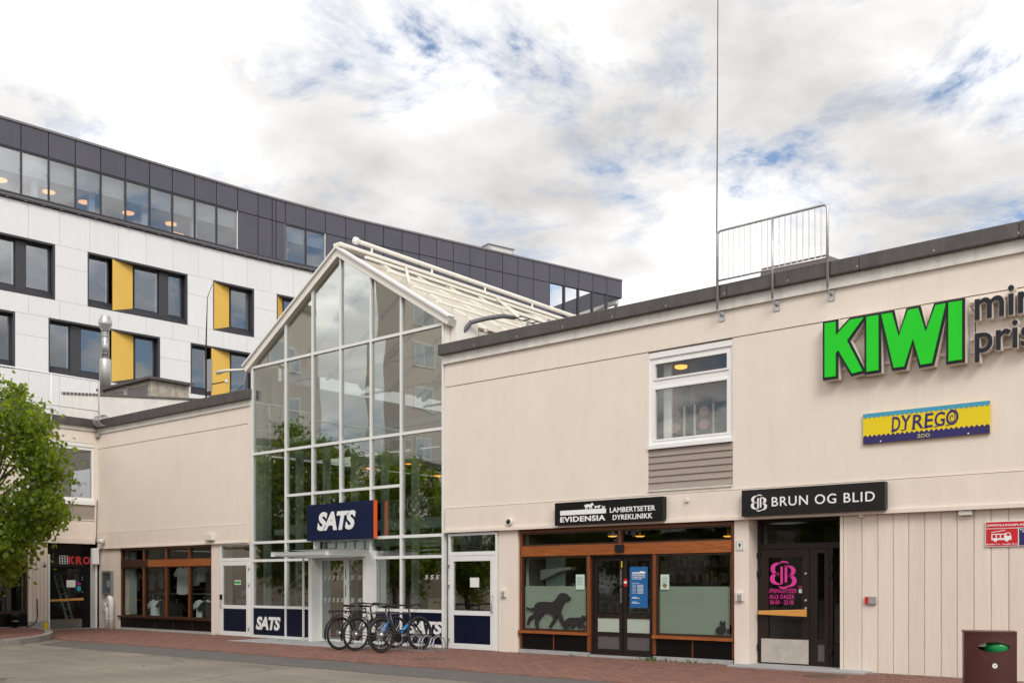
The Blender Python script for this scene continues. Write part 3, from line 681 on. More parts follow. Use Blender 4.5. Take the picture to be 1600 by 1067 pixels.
for t, r in ((.16, .04), (.38, .035), (.62, .032), (.84, .032)):
    MB().tube([slope_pt(1, t, .17, .25), slope_pt(1, t, .17, Y1)], r, 8).build('sunshade_rail', OFFWHITE, gh, smooth=True)
    for k in range(8):
        y = .8+k*2.4; MB().tube([slope_pt(1, t, .04, y), slope_pt(1, t, .17, y)], .02, 6).build('rail_bracket', WHITE, gh)
for k, (ta, tb, y) in enumerate(((.16, .62, 1.6), (.16, .84, 5.2), (.16, .84, 9.4), (.16, .84, 13.5))):
    MB().tube([slope_pt(1, ta, .23, y), slope_pt(1, tb, .23, y-1.5)], .035, 6).build('sunshade_arm', OFFWHITE, gh, smooth=True)
MB().box(XAP-.14, XAP+.14, -.12, Y1, ZA+.24, ZA+.34).build('ridge_cap', OFFWHITE, gh, bevel=.03)
MB().tube([(XAP+.06, .45, ZA+.52), (XAP+.06, Y1, ZA+.52)], .055, 10).build('ridge_tube', OFFWHITE, gh, smooth=True)
MB().lathe([(.04, -.06), (.09, -.03), (.09, .06), (.04, .08)], (XAP+.06, .45, ZA+.52), 14, 'y').build('ridge_end_cap', WHITE, gh, smooth=True)
for k in range(9): MB().tube([(XAP+.06, 1+k*2.2, ZA+.3), (XAP+.06, 1+k*2.2, ZA+.5)], .03, 6).build('ridge_bracket', OFFWHITE, gh)
# inside of the hall
for i, x in enumerate(MX): bx('column', GREENWH, gh, x+.06, x+.15, .26, .46, .02, 5.02) if 0 < i < 6 else bx('column', GREENWH, gh, (x+.06 if i == 0 else x-.18), (x+.18 if i == 0 else x-.06), .30, .48, .02, 7.2)
for z0, z1, y0 in ((2.80, 2.96, .32), (3.0, 3.10, .8), (5.35, 5.5, .6), (5.6, 5.68, 1.5)): bx('beam', GREENWH, gh, XG0+.3, XG1-.3, y0+.2, y0+.34, z0, z1)
for k in range(6):
    y = 1.2+k*2.6
    for sg in (-1, 1):
        MB().tube([slope_pt(sg, .98, -.22, y), slope_pt(sg, .03, -.22, y)], .085, 6).build('rafter', OFFWHITE, gh)
    MB().tube([(XG0+.2, y, 7.15), (XG1-.2, y, 7.15)], .04, 6).build('tie_rod', OFFWHITE, gh)
bx('gallery_slab', INDARK, gh, XG0+.1, XG1-.1, 3.6, 18, 4.98, 5.18); bx('gallery_edge', GREENWH, gh, XG0+.1, XG1-.1, 3.5, 3.599, 4.9, 5.25)
bx('mid_floor', INDARK, gh, XG0+.1, XG1-.1, 2.6, 18, 2.55, 2.75); bx('mid_floor_edge', GREENWH, gh, XG0+.1, XG1-.1, 2.5, 2.599, 2.5, 2.8)
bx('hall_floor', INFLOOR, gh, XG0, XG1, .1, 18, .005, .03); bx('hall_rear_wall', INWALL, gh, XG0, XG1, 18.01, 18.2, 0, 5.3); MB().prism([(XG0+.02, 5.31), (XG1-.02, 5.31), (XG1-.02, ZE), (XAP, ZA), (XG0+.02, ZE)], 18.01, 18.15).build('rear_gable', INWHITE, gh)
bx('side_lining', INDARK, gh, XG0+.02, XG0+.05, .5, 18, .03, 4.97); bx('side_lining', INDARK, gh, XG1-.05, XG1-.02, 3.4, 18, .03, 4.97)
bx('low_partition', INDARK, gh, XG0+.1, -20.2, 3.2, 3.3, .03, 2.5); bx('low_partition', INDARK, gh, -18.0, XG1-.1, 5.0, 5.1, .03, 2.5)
MB().tube([(XG0+.15, 2.62, 3.75), (XG1-.15, 2.62, 3.75)], .025, 6).build('balustrade_rail', STEEL, gh)
bx('balustrade_glass', GLASS, gh, XG0+.15, XG1-.15, 2.61, 2.625, 2.85, 3.72)
for k in range(9): bx('blind_slat', INWHITE, gh, -16.9, -15.75, .55, .57, 1.66+k*.1, 1.70+k*.1) if k > 4 else None
# inner downlights
lamp_px = [(433, 698, .8), (440, 721, .8), (524, 731, .8), (570, 715, .8), (504, 761, .8), (651, 726, .8), (654, 746, .8), (671, 767, .8), (614, 772, .8), (443, 741, .8)]
for k, (px, py, _) in enumerate(lamp_px):
    dx, dy = ray(px); slope = (HOR-py)/FOC
    t = (4.955-EYE)/slope; X, Y = t*dx, -DIST+t*dy
    if not (XG0+.3 < X < XG1-.3 and 3.7 < Y < 17.5):
        t = min(t, (17.0+DIST)/dy); X = max(XG0+.4, min(XG1-.4, t*dx)); Y = max(3.9, min(17.0, -DIST+t*dy))
    o = MB().lathe([(.13, 0), (.13, -.03), (.10, -.035)], (X, Y, 4.972), 14).build('downlight', LAMPS)
    tag(o, '%s small warm ceiling downlight counted from the left inside the glass hall' % ORD[sorted(range(10), key=lambda q: lamp_px[q][0]).index(k)], 'lamp', 'downlights in the glass hall')
# side doors
def white_door(x0, x1, hinge_right, label_z=2.10):
    d = MB(); d.box(x0, x0+.05, -.01, .10, .02, 2.60); d.box(x1-.05, x1, -.01, .10, .02, 2.60); d.box(x0+.05, x1-.05, -.01, .10, 2.11, 2.19); d.box(x0+.05, x1-.05, -.01, .10, 2.55, 2.60); d = d.build('white_door', WHITEF, gh)
    bx('pane', GLASS, d, x0+.05, x1-.05, .03, .042, 2.19, 2.55)
    a, b = x0+.055, x1-.055
    f_ = MB(); f_.box(a, a+.12, -.03, .03, .03, 2.10); f_.box(b-.12, b, -.03, .03, .03, 2.10); f_.box(a+.12, b-.12, -.03, .03, .03, .15); f_.box(a+.12, b-.12, -.03, .03, .78, .88); f_.box(a+.12, b-.12, -.03, .03, 1.98, 2.10); f_.build('leaf_frame', WHITEF, d)
    bx('pane', GLASS, d, a+.12, b-.12, -.005, .006, .88, 1.98); bx('panel', NAVY, d, a+.12, b-.12, -.01, .01, .15, .78)
    hx = b+.005 if hinge_right else a-.005
    for zz in (.20, 1.40, 1.85): MB().tube([(hx, -.045, zz), (hx, -.045, zz+.12)], .018, 8).build('hinge', STEEL, d, smooth=True)
    kx = a+.05 if hinge_right else b-.05
    bx('lock_plate', BLACK, d, kx-.05, kx+.05, -.06, -.031, 1.03, 1.17) if hinge_right else None
    MB().tube([(kx, -.03, .80 if hinge_right else .86), (kx, -.075, .82 if hinge_right else .86), (kx, -.075, 1.0 if hinge_right else 1.22), (kx, -.03, 1.02 if hinge_right else 1.22)], .013, 8).build('handle', STEELB, d, smooth=True)
    return d
dl = white_door(-24.40, -22.945, True); drr = white_door(-15.50, -14.05, False)
bx('notice', PAPER, drr, fx(735), fx(749), -.012, -.0075, fz(742, 917), fz(742, 902))
bx('sticker', PAPER, dl, fx(367), fx(377), -.012, -.0075, fz(372, 913), fz(372, 906)); bx('sticker_band', mat('exit_green', (.02, .36, .08), .4), dl, fx(367)+.01, fx(377)-.01, -.015, -.0125, fz(372, 911.5), fz(372, 907.5))
bn = bx('banner', NAVY, dl, fx(369, .2), fx(386.5, .2), .19, .2, .89, 1.97); text('NOC', fx(370.5, .2), fx(386, .2), fz(378, 944, .2), fz(378, 935, .2), FRONT(.188), mat('pale_blue_ink', (.35, .45, .62), .5), dl, .002, name='banner_lettering', offset=.03)
for k in range(2): MB().prism([(fx(377, .2), fz(377, 931+k*-4, .2)), (fx(386, .2), fz(386, 927-k*4, .2)), (fx(386, .2), fz(386, 924-k*4, .2)), (fx(377, .2), fz(377, 928-k*4, .2))], .186, .188).build('banner_mark', MATS['pale_blue_ink'], dl)
for k in range(9): bx('blind_slat', INWHITE, drr, -15.42, -14.5, .30, .32, 2.215+k*.036, 2.228+k*.036)
bx('door_lobby', mat('lobby_wall', (.28, .24, .23), .8), drr, -15.58, -14.04, 1.6, 1.65, .03, 2.6)
pier(gh, -24.86, -24.41)
# entrance portal with sliding doors and canopy
PX0, PX1, PY = -20.10, -17.92, -.30
po = MB(); po.box(PX0, PX0+.13, PY, .10, .022, 2.12); po.box(PX1-.13, PX1, PY, .10, .022, 2.12); po.box(PX0, PX1, PY, .10, 2.121, 2.27); po = po.build('entrance_portal', WHITEF, gh)
bx('side_screen', WHITEF, po, PX0-.31, PX0-.02, -.02, .07, .022, .09); bx('side_post', WHITEF, po, PX0-.05, PX0-.012, -.10, .09, .03, 2.54)
xm2 = fx(543, .02)
for a, b in ((PX0+.135, xm2-.045), (xm2+.045, PX1-.135)):
    f_ = MB(); frame(f_, a, b, .03, 2.115, .055, -.02, .03); f_.build('sliding_leaf', WHITEF, po); bx('pane', GLASS, po, a+.055, b-.055, 0, .012, .085, 2.06)
bx('meeting_post', WHITEF, po, xm2-.044, xm2+.044, -.03, .05, .03, 2.119)
for zz in (1.15, 1.58): bx('seal', BLACK, po, xm2-.015, xm2+.005, -.036, -.031, zz, zz+.28)
for zz in (1.02, 1.58):
    for a, b, n in ((PX0+.25, xm2-.12, 'S S S S S'), (xm2+.12, PX1-.22, 'S S S')):
        text(n, a, b, zz, zz+.10, FRONT(-.002), mat('etched_film', (.62, .66, .64), .6), po, .002, shear=.2, offset=.01)
text('S S S S', fx(663), fx(694), 1.58, 1.68, FRONT(.018), MATS['etched_film'], gh, .002, shear=.2, offset=.01, name='film_lettering')
for x0 in (PX0, PX1-.13): MB().hexa([(x0-.002, -1.45, 2.13), (x0+.10, -1.45, 2.13), (x0+.10, PY-.001, 2.13), (x0-.002, PY-.001, 2.13), (x0-.002, -1.45, 2.25), (x0+.10, -1.45, 2.25), (x0+.10, PY-.001, 2.27), (x0-.002, PY-.001, 2.27)]).build('canopy_arm', WHITEF, po, bevel=.006)
bx('canopy_glass', GLASS, po, PX0-.35, PX1+.35, -1.50, PY+.05, 2.275, 2.29)
bx('canopy_rail', WHITEF, po, PX0+.10, PX1-.13, -1.40, -1.34, 2.16, 2.24)
bx('drain_post', mat('aluminium_post', (.62, .60, .56), .5), po, PX0-.22, PX0-.18, -.32, -.28, .022, 2.12)
for k in range(5): bx('portal_light_box', GREENWH, po, PX0+.25+k*.36, PX0+.53+k*.36, .12, .2, 2.33, 2.52)
# glazing letters below the sign
text('SATS', fx(400), fx(438.5), fz(420, 984, 0), fz(420, 963, 0), FRONT(-.002), INKW, gh, .004, name='panel_lettering', shear=.22, offset=.045, spacing=.92)
text('SATS', fx(637), fx(692), fz(665, 990, 0), fz(665, 970, 0), FRONT(-.002), INKW, gh, .004, name='panel_lettering', shear=.22, offset=.045, spacing=.92)
sg_ = thing('hall_sign', 'navy box sign with white slanted letters and orange edge over the hall entrance', 'sign', (-19, -.25, 2.55))
bx('sign_box', SIGNNAVY, sg_, -20.29, -17.775, -.20, -.10, 2.565, 3.475, bevel=.004); bx('sign_edge', ORANGE, sg_, -17.773, -17.758, -.20, -.10, 2.567, 3.473)
text('SATS', fx(496, -.2), fx(556, -.2), 2.80, 3.27, FRONT(-.2005), INKW, sg_, .012, shear=.22, offset=.045, spacing=.92)
for xx in (-19.8, -18.3): bx('mounting', STEEL, sg_, xx, xx+.06, -.099, -.031, 2.7, 3.3)
# goods inside the hall
cb = thing('wooden_cabinet', 'low wooden cabinet inside the glass hall behind the left window', 'cabinet', (-22, 1.2, .03))
bx('body', CARD, cb, -22.8, -20.6, 1.2, 1.7, .03, 1.30)
for k in range(3): bx('door_panel', mat('cabinet_door', (.40, .25, .13), .5), cb, -22.78+k*.73, -22.08+k*.73, 1.18, 1.199, .06, 1.27); bx('knob', STEELB, cb, -22.20+k*.73, -22.18+k*.73, 1.165, 1.18, .85, 1.1)
o = MB().box(-21.3, -20.75, 1.25, 1.65, 1.302, 1.62).build('cardboard_box', CARD, None, bevel=.01); tag(o, 'cardboard box standing on the wooden cabinet inside the hall', 'box')
o = MB().box(-16.9, -16.45, .75, .9, .87, 1.13).build('pale_wooden_box', mat('pale_wood', (.55, .45, .27), .6), None); tag(o, 'pale wooden box behind the hall window near the bicycles', 'box')
bx('window_shelf', INWHITE, gh, -16.98, -15.75, .6, .95, .82, .868)

# ================================================================== LEFT WING (clothes shop)
lw = thing('clothes_shop_wing', 'cream rendered wing with a timber shopfront of clothes left of the glass hall', 'building', (-27, 0, 0))
LX0, LX1 = LWX+.01, XG0-.03
bx('wall_panel', STUCCO, lw, LX0, LX1-.12, 0, .3, Z_JLO-.05, Z_JHI-.06); bx('wall_panel', STUCCO, lw, LX0, LX1-.12, -.012, .3, Z_JHI-.05, Z_FL+.0)
bx('fascia_beam', STUCCO2, lw, LX0, LX1-.12, -.03, .3, 2.605, Z_JLO-.06); bx('wall_strip', STUCCO2, lw, LX1-.118, LX1-.001, -.02, .3, 2.60, Z_FL-.1)
bx('drip_edge', STUCCO2, lw, LX0, LX1-.12, -.06, -.031, 2.595, 2.64)
bx('flashing', FLASH, lw, LX0+.15, LX1, -.05, -.013, Z_FL-.10, Z_CO-.12)
x = LX0+.05
while x < LX1:
    x1 = min(x+2.4, LX1+.06); bx('coping', COPING, lw, x+.003, x1-.003, -.15, .30, Z_CO-.118, Z_TOP-.09, bevel=.012); x = x1
bx('roof_deck', INDARK, lw, LX0, LX1, .31, 9, Z_CO-.3, Z_CO-.16)
PAR = mat('parapet_render', (.70, .67, .64), .8, var=.08, stain=.06)
def at_depth(px, dep): dx, dy = ray(px); return Vector((dx*dep, -DIST+dy*dep))
p_, q_ = at_depth(96, 36.2), at_depth(345, 37.7); t_ = (q_-p_).normalized(); n_ = Vector((-t_.y, t_.x))*.22
MB().hexa([(*p_, 6.36), (*q_, 6.36), (*(q_+n_), 6.36), (*(p_+n_), 6.36), (*p_, 8.36), (*q_, 8.36), (*(q_+n_), 8.36), (*(p_+n_), 8.36)]).build('roof_parapet', PAR, lw)
m_ = n_.normalized()*.05; MB().hexa([(*(p_-m_), 8.361), (*(q_-m_), 8.361), (*(q_+n_+m_), 8.361), (*(p_+n_+m_), 8.361), (*(p_-m_), 8.43), (*(q_-m_), 8.43), (*(q_+n_+m_), 8.43), (*(p_+n_+m_), 8.43)]).build('parapet_cap', COPING, lw)
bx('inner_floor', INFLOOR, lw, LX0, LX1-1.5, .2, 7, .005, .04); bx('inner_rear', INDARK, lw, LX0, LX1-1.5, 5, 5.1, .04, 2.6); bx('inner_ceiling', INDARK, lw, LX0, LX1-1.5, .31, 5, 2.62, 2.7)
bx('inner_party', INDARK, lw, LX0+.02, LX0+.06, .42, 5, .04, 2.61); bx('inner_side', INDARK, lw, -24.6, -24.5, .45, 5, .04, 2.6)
PB = [LWX+.002]+[LWX+.13*k for k in range(1, 10)]+[-29.965]
pl = bx('pier', STUCCO2, lw, LWX+.005, -29.97, .06, .4, 0, 2.59)
for a, b in zip(PB[:-1], PB[1:]): bx('board', BOARD, pl, a+.006, b-.006, .03, .059, .02, 2.588)
LM = [-29.95, -28.575, -27.30, -26.053, -24.875]
s2 = MB(); s2.box(LM[0], LM[0]+.05, .05, .18, .46, 2.59); s2.box(LM[-1]-.04, LM[-1], .05, .18, .46, 2.59); s2.box(LM[0]+.05, LM[-1]-.04, .05, .18, 2.54, 2.59); s2 = s2.build('shopfront', WOODV, lw)
bx('transom_board', WOODD, s2, LM[0]+.051, -28.3, .03, .15, 1.99, 2.20); bx('transom_board', WOOD, s2, -28.297, LM[-1]-.041, .03, .15, 1.99, 2.20)
for i, m_ in enumerate(LM[1:-1]):
    bx('mullion', WOODV, s2, m_-.035, m_+.035, .04, .16, .46, 1.988); bx('mullion', WOODV, s2, m_-.03, m_+.03, .04, .15, 2.202, 2.538)
for a, b in zip(LM[:-1], LM[1:]):
    a2, b2 = a+(.051 if a == LM[0] else .036), b-(.041 if b == LM[-1] else .036)
    f_ = MB(); frame(f_, a2, b2, .462, 1.987, .03, .07, .14); f_.build('sash', WOODD, s2); bx('pane', GLASSS, s2, a2+.03, b2-.03, .10, .112, .492, 1.957)
    f_ = MB(); frame(f_, a2, b2, 2.203, 2.537, .025, .07, .14); f_.build('sash', WOODD, s2); bx('pane', GLASSS, s2, a2+.025, b2-.025, .10, .112, 2.228, 2.512)
bx('sill', WOODD, s2, LM[0]-.08, LM[-1], -.03, .16, .405, .459)
for k in range(5):
    a = LM[0]+(LM[-1]-LM[0])*k/5; b = LM[0]+(LM[-1]-LM[0])*(k+1)/5; bx('base_panel', BLACKP, s2, a+.012, b-.012, .07, .13, .09, .403); bx('base_rail', WOODD, s2, a-.011, a+.011, .05, .13, .09, .403)
bx('plinth', PLINTH, s2, LM[0], LM[-1], .01, .15, 0, .088)
# clothes
def shirt(cx, cz, s, y, rz, m, label):
    o = thing('shirt', label, 'shirt', (cx, y, cz), rz, 'shirts hanging in the shop window')
    P = [(-.10, 0), (-.22, -.05), (-.36, -.24), (-.27, -.31), (-.20, -.24), (-.22, -.78), (-.10, -.82), (.10, -.82), (.22, -.78), (.20, -.24), (.27, -.31), (.36, -.24), (.22, -.05), (.10, 0), (.04, -.05), (-.04, -.05)]
    MB().prism([(a*s, b*s) for a, b in P], -.035, .035).build('cloth', m, o, local=True, bevel=.015)
    MB().tube([(0, 0, -.04*s), (0, 0, .06), (.03, 0, .09), (.05, 0, .06)], .006, 5).build('hanger', STEEL, o, local=True)
CLW = mat('white_cotton', (.66, .70, .74), .85, bump=.5, bscale=12); CLB = mat('black_cotton', (.025, .025, .03), .85, bump=.5, bscale=12); CLP = mat('pale_cotton', (.55, .60, .60), .85, bump=.5, bscale=12)
for (px, ptop, s, y, rz, m_, lab) in ((212, 893, .78, .75, .2, CLW, 'white shirt hanging behind the leftmost shop window pane'),
        (237, 898, .62, 1.5, .1, CLP, 'pale grey shirt hanging deeper behind the second shop window pane'),
        (251, 896, .60, 1.5, -.1, CLW, 'white shirt beside the pale one behind the second pane'),
        (286, 885, 1.05, .6, .25, CLW, 'large white shirt hanging alone behind the third pane'),
        (304, 886, .7, 1.0, .8, CLP, 'narrow pale shirt at the left of the fourth pane'),
        (315, 884, .6, 1.0, .5, CLW, 'short white shirt high in the fourth pane'),
        (246, 936, 1.0, .6, 1.0, CLW, 'white shirt at the end of the low rail behind the second pane'),
        (259, 936, .9, .7, 1.1, CLB, 'black shirt on the low rail next to the white one'),
        (318, 936, 1.0, .6, 1.0, CLW, 'white shirt on the low rail behind the fourth pane'),
        (327, 938, 1.0, .7, 1.1, CLB, 'black shirt on the low rail at the right end'),
        (212, 940, .9, .9, .9, CLB, 'black shirt on the low rail behind the leftmost pane'),
        (276, 940, .9, .9, .9, CLB, 'black shirt on the low rail behind the third pane')):
    shirt(fx(px, y), fz(px, ptop, y), s, y, rz, m_, lab)
rl = thing('clothes_rail', 'low metal clothes rail running behind the timber shop window', 'clothes rail', (-27, .8, .04))
MB().tube([(-29.3, .8, 1.16), (-25.0, .8, 1.16)], .018, 6).build('bar', STEEL, rl, smooth=True)
for xx in (-29.3, -27.2, -25.0): MB().tube([(xx, .8, .04), (xx, .8, 1.16)], .016, 6).build('post', STEEL, rl)
bx('wall_shelf', CARD, lw, -29.4, -25.0, 1.9, 2.2, 1.28, 1.31)
o = bx('curtain_panel', mat('grey_curtain', (.42, .44, .45), .8, bump=.4, bscale=6), lw, -29.86, -29.52, .30, .36, .50, 2.5)

# ================================================================== SIDE WING (pub)
sw = thing('pub_wing', 'cream side wing with a black pub door and white roof railing', 'building', (LWX, -3, 0))
YE = -24.0
def wx(name, m, parent, y0, y1, z0, z1, d0=-.3, d1=0.0, bevel=0): return bx(name, m, parent, LWX+d0, LWX+d1, y0, y1, z0, z1, bevel=bevel)
WY0, WY1 = -2.3, -.12
wx('wall_strip', STUCCO2, sw, -.118, -.002, 2.93, 6.35, d1=.004)
wx('wall_panel', STUCCO, sw, YE, -.001, 6.02, 6.42); wx('fascia_beam', STUCCO2, sw, YE, -.12, 2.80, 3.50, d1=.012)
wx('fascia_joint', STUCCO2, sw, YE, -.12, 2.76, 2.93, d1=.04)
wx('wall_panel', STUCCO, sw, YE, WY0, 3.51, 6.01)
wx('flashing', FLASH, sw, YE, -.02, 6.425, 6.55, d0=-.2, d1=.05); wx('coping', COPING, sw, YE, .02, 6.552, 6.80, d0=-.5, d1=.14, bevel=.01)
for ya, yb, zt_ in ((-6, -1.75, 7.62), (-1.749, -1.1, 7.28), (-1.099, -.75, 7.1)): wx('roof_upstand', COPING, sw, ya, yb, 6.81, zt_, d0=-2.0, d1=-1.6)
wx('roof_deck', INDARK, sw, YE, 4.5, 6.3, 6.5, d0=-14, d1=-.51)
def wing_window(y0, y1, n, boards=True):
    w = MB(); w.box(LWX-.14, LWX-.04, y0, y0+.08, 4.15, 5.90); w.box(LWX-.14, LWX-.04, y1-.08, y1, 4.15, 5.90); w.box(LWX-.14, LWX-.04, y0+.08, y1-.08, 4.15, 4.25); w.box(LWX-.14, LWX-.04, y0+.08, y1-.08, 5.80, 5.90); w = w.build('window', WHITE, sw)
    wx('window_head', WHITE, w, y0, y1, 5.902, 6.015, d0=-.2, d1=-.01); wx('sill', WHITE, w, y0, y1, 4.02, 4.148, d0=-.2, d1=.05)
    for k in range(n):
        a = y0+.08+(y1-y0-.16)*k/n; b = y0+.08+(y1-y0-.16)*(k+1)/n
        wx('pane', GLASSF, w, a+.012, b-.012, 4.26, 5.79, d0=-.10, d1=-.088)
    for k in range(4): wx('weatherboard', SIDING, w, y0+.01, y1-.01, 3.555+k*.115, 3.668+k*.115, d0=-.08, d1=-.01+.0*k)
    wx('drip_rail', FLASH, w, y0, y1, 3.505, 3.55, d0=-.2, d1=.03); wx('backing', INDARK, w, y0+.01, y1-.01, 3.51, 4.01, d0=-.25, d1=-.09)
wing_window(WY0, WY1, 1)
wx('upper_room', mat('pub_blind', (.17, .14, .135), .8), sw, YE, -.3, 3.6, 6.2, d0=-1.3, d1=-1.2)
# ground floor: door recess, pier, window
wx('pier', STUCCO2, sw, -2.25, -1.64, .0, 2.76, d0=-.45, d1=-.03)
for k in range(5): wx('board', BOARD, sw, -2.24+k*.118, -2.13+k*.118, .30, 2.75, d0=-.029, d1=0)
wx('pier_base', PLINTH, sw, -2.26, -1.635, 0, .28, d0=-.029, d1=.03)
wx('corner_trim', WHITE, sw, -1.635, -1.58, 0, 2.4, d0=-.45, d1=.005)
wx('corner_trim', WHITE, sw, -.09, -.03, 0, 2.59, d0=-.45, d1=.004)
kd = MB(); kd.box(LWX-.40, LWX-.30, -1.575, -.10, 2.35, 2.75); kd.box(LWX-.40, LWX-.32, -1.575, -1.50, .03, 2.35); kd.box(LWX-.40, LWX-.32, -.34, -.10, .03, 2.35); kd.box(LWX-.40, LWX-.32, -1.50, -.34, 1.98, 2.35); kd = kd.build('pub_door', BLACKP, sw)
wx('pane', GLASSS, kd, -1.44, -.40, .34, 1.95, d0=-.37, d1=-.358)
lf = MB(); lf.box(LWX-.385, LWX-.335, -1.498, -1.44, .03, 1.978); lf.box(LWX-.385, LWX-.335, -.40, -.342, .03, 1.978); lf.box(LWX-.385, LWX-.335, -1.44, -.40, 1.95, 1.978); lf.build('leaf_frame', BLACKP, kd)
wx('kick_plate', mat('dull_kick_plate', (.17, .155, .13), .45, metal=.3, var=.2), kd, -1.46, -.37, .04, .33, d0=-.385, d1=-.33)
MB().hexa([(LWX-.28, -1.50, .90), (LWX-.22, -1.50, .90), (LWX-.22, -.37, .93), (LWX-.28, -.37, .93), (LWX-.28, -1.50, .965), (LWX-.22, -1.50, .965), (LWX-.22, -.37, 1.01), (LWX-.28, -.37, 1.01)]).build('push_bar', HANDLEW, kd, bevel=.006)
for yy in (-1.40, -.45): wx('bar_bracket', BLACK, kd, yy, yy+.04, .92, .97, d0=-.334, d1=-.281)
wx('notice', PAPER, kd, sy(104, LWX-.35), sy(118, LWX-.35), sz(110, 917, LWX-.35), sz(110, 906, LWX-.35), d0=-.357, d1=-.354)
MB().lathe([(.085, 0), (.085, .004)], (LWX-.357, sy(124, LWX-.35), sz(124, 919, LWX-.35)), 20, 'x').build('round_sticker', mat('cyan_sticker', (.03, .32, .45), .4), kd)
wx('sticker', mat('magenta_sticker', (.35, .02, .18), .4), kd, sy(120, LWX-.35), sy(128, LWX-.35), sz(124, 913.5, LWX-.35), sz(124, 909.5, LWX-.35), d0=-.357, d1=-.354)
for zz in (1.20, 1.60, 1.68): MB().lathe([(.022, 0), (.022, .02)], (LWX-.334, -.37, zz), 10, 'x').build('lock_cylinder', STEELB, kd)
wx('threshold', PLINTH, kd, -1.575, -.10, 0, .029, d0=-.45, d1=.02)
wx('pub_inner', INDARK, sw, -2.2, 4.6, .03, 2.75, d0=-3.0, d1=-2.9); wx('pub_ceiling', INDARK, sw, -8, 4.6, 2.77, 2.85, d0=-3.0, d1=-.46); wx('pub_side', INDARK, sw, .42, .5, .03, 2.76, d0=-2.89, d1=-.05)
ld = thing('ladder', 'aluminium ladder leaning behind the glass of the pub door', 'ladder', (LWX-.8, -.7, .03))
for dy in (0, .20): MB().tube([(LWX-.7, -.62+dy, .03), (LWX-1.1, -.92+dy, 1.75)], .035, 4).build('stile', STEEL, ld)
for k in range(7): MB().tube([(LWX-.7-.057*k, -.62-.043*k, .15+k*.245), (LWX-.7-.057*k, -.42-.043*k, .15+k*.245)], .014, 5).build('rung', STEEL, ld)
# pub neon sign
kn = thing('neon_sign', 'red outline neon letters with a small grid on the black board over the pub door', 'sign', (LWX-.3, -.8, 2.1))
kb = wx('backboard', BLACK, kn, -1.48, -.30, 2.02, 2.33, d0=-.319, d1=-.29)
for ch, pa, pb in zip('KRO', (107, 118.5, 130), (116.5, 128, 140)): text(ch, sy(pa, LWX-.29), sy(pb, LWX-.29), sz(124, 881, LWX-.29), sz(124, 869, LWX-.29), WING(LWX-.288), NEONR, kn, .006, name='neon_letter', outline=.03)
gm = MB(); a, b, c, d = sy(93, LWX-.29), sy(105.5, LWX-.29), sz(99, 880, LWX-.29), sz(99, 868, LWX-.29)
for k in range(4): gm.box(LWX-.288, LWX-.28, a, b, c+(d-c)*k/3-.005, c+(d-c)*k/3+.005); gm.box(LWX-.288, LWX-.28, a+(b-a)*k/3-.005, a+(b-a)*k/3+.005, c, d)
gm.build('grid_emblem', NEONW, kn)
# side window at the far left
wf = MB(); wf.box(LWX-.16, LWX-.05, -3.95, -3.87, .55, 2.33); wf.box(LWX-.16, LWX-.05, -2.34, -2.26, .55, 2.33); wf.box(LWX-.16, LWX-.05, -3.87, -2.34, 2.25, 2.33); wf.box(LWX-.16, LWX-.05, -3.87, -2.34, .55, .63); wf = wf.build('window', WOODD, sw)
wx('pane', GLASSS, wf, -3.86, -2.35, .64, 2.24, d0=-.11, d1=-.098); wx('base_panel', BLACKP, wf, -3.95, -2.26, .15, .548, d0=-.12, d1=-.04); wx('plinth', PLINTH, sw, YE, -2.262, 0, .148, d0=-.2, d1=.03)
wx('wall_panel', STUCCO2, sw, YE, -2.262, 2.335, 2.758, d0=-.3, d1=-.02); wx('wall_panel', STUCCO2, sw, -8.0, -3.955, .15, 2.334, d0=-.3, d1=-.02)
wx('wall_panel', STUCCO2, sw, YE, -8.01, .15, 2.334, d0=-.3, d1=-.02)
wx('inner_room', mat('pub_room', (.16, .09, .07), .8), sw, YE, -2.3, .15, 2.75, d0=-2.2, d1=-2.1)
for yy in (-7.5, -12.5, -17.5):                    # reflected in the hall: more windows along the wing
    w = MB(); w.box(LWX-.02, LWX+.05, yy, yy+2.2, 4.15, 5.85); w = w.build('window', WHITE, sw); wx('pane', GLASSF, w, yy+.1, yy+2.1, 4.25, 5.75, d0=.051, d1=.06)
# roof railing on the wing
rr = thing('roof_railing', 'white vertical-bar railing along the roof edge of the side wing', 'railing', (LWX, -2, 6.4))
RX = LWX+.17
MB().tube([(RX, -14, 8.06), (RX, -.10, 8.06), (RX, -.06, 8.02), (RX, -.06, 6.30)], .027, 8).build('top_rail', WHITE, rr, smooth=True)
MB().tube([(RX, -14, 7.08), (RX, -.06, 7.08)], .02, 8).build('bottom_rail', WHITE, rr, smooth=True)
f0 = None
for k in range(112):
    y = -.16-k*.123
    if f0 is None: f0 = MB().tube([(RX, 0, 7.08), (RX, 0, 8.05)], .0085, 5).build('baluster', WHITE, rr); f0.location = (0, y, 0)
    else: linked(f0, rr, (0, y, 0))
for yy in (-1.62, -3.2, -4.8, -6.4): MB().tube([(RX, yy, 6.32), (RX, yy, 8.06)], .022, 8).build('post', WHITE, rr, smooth=True)
for yy in (-.06, -1.62, -3.2, -4.8): wx('foot_plate', STEEL, rr, yy-.05, yy+.05, 6.24, 6.40, d0=.013, d1=.19)

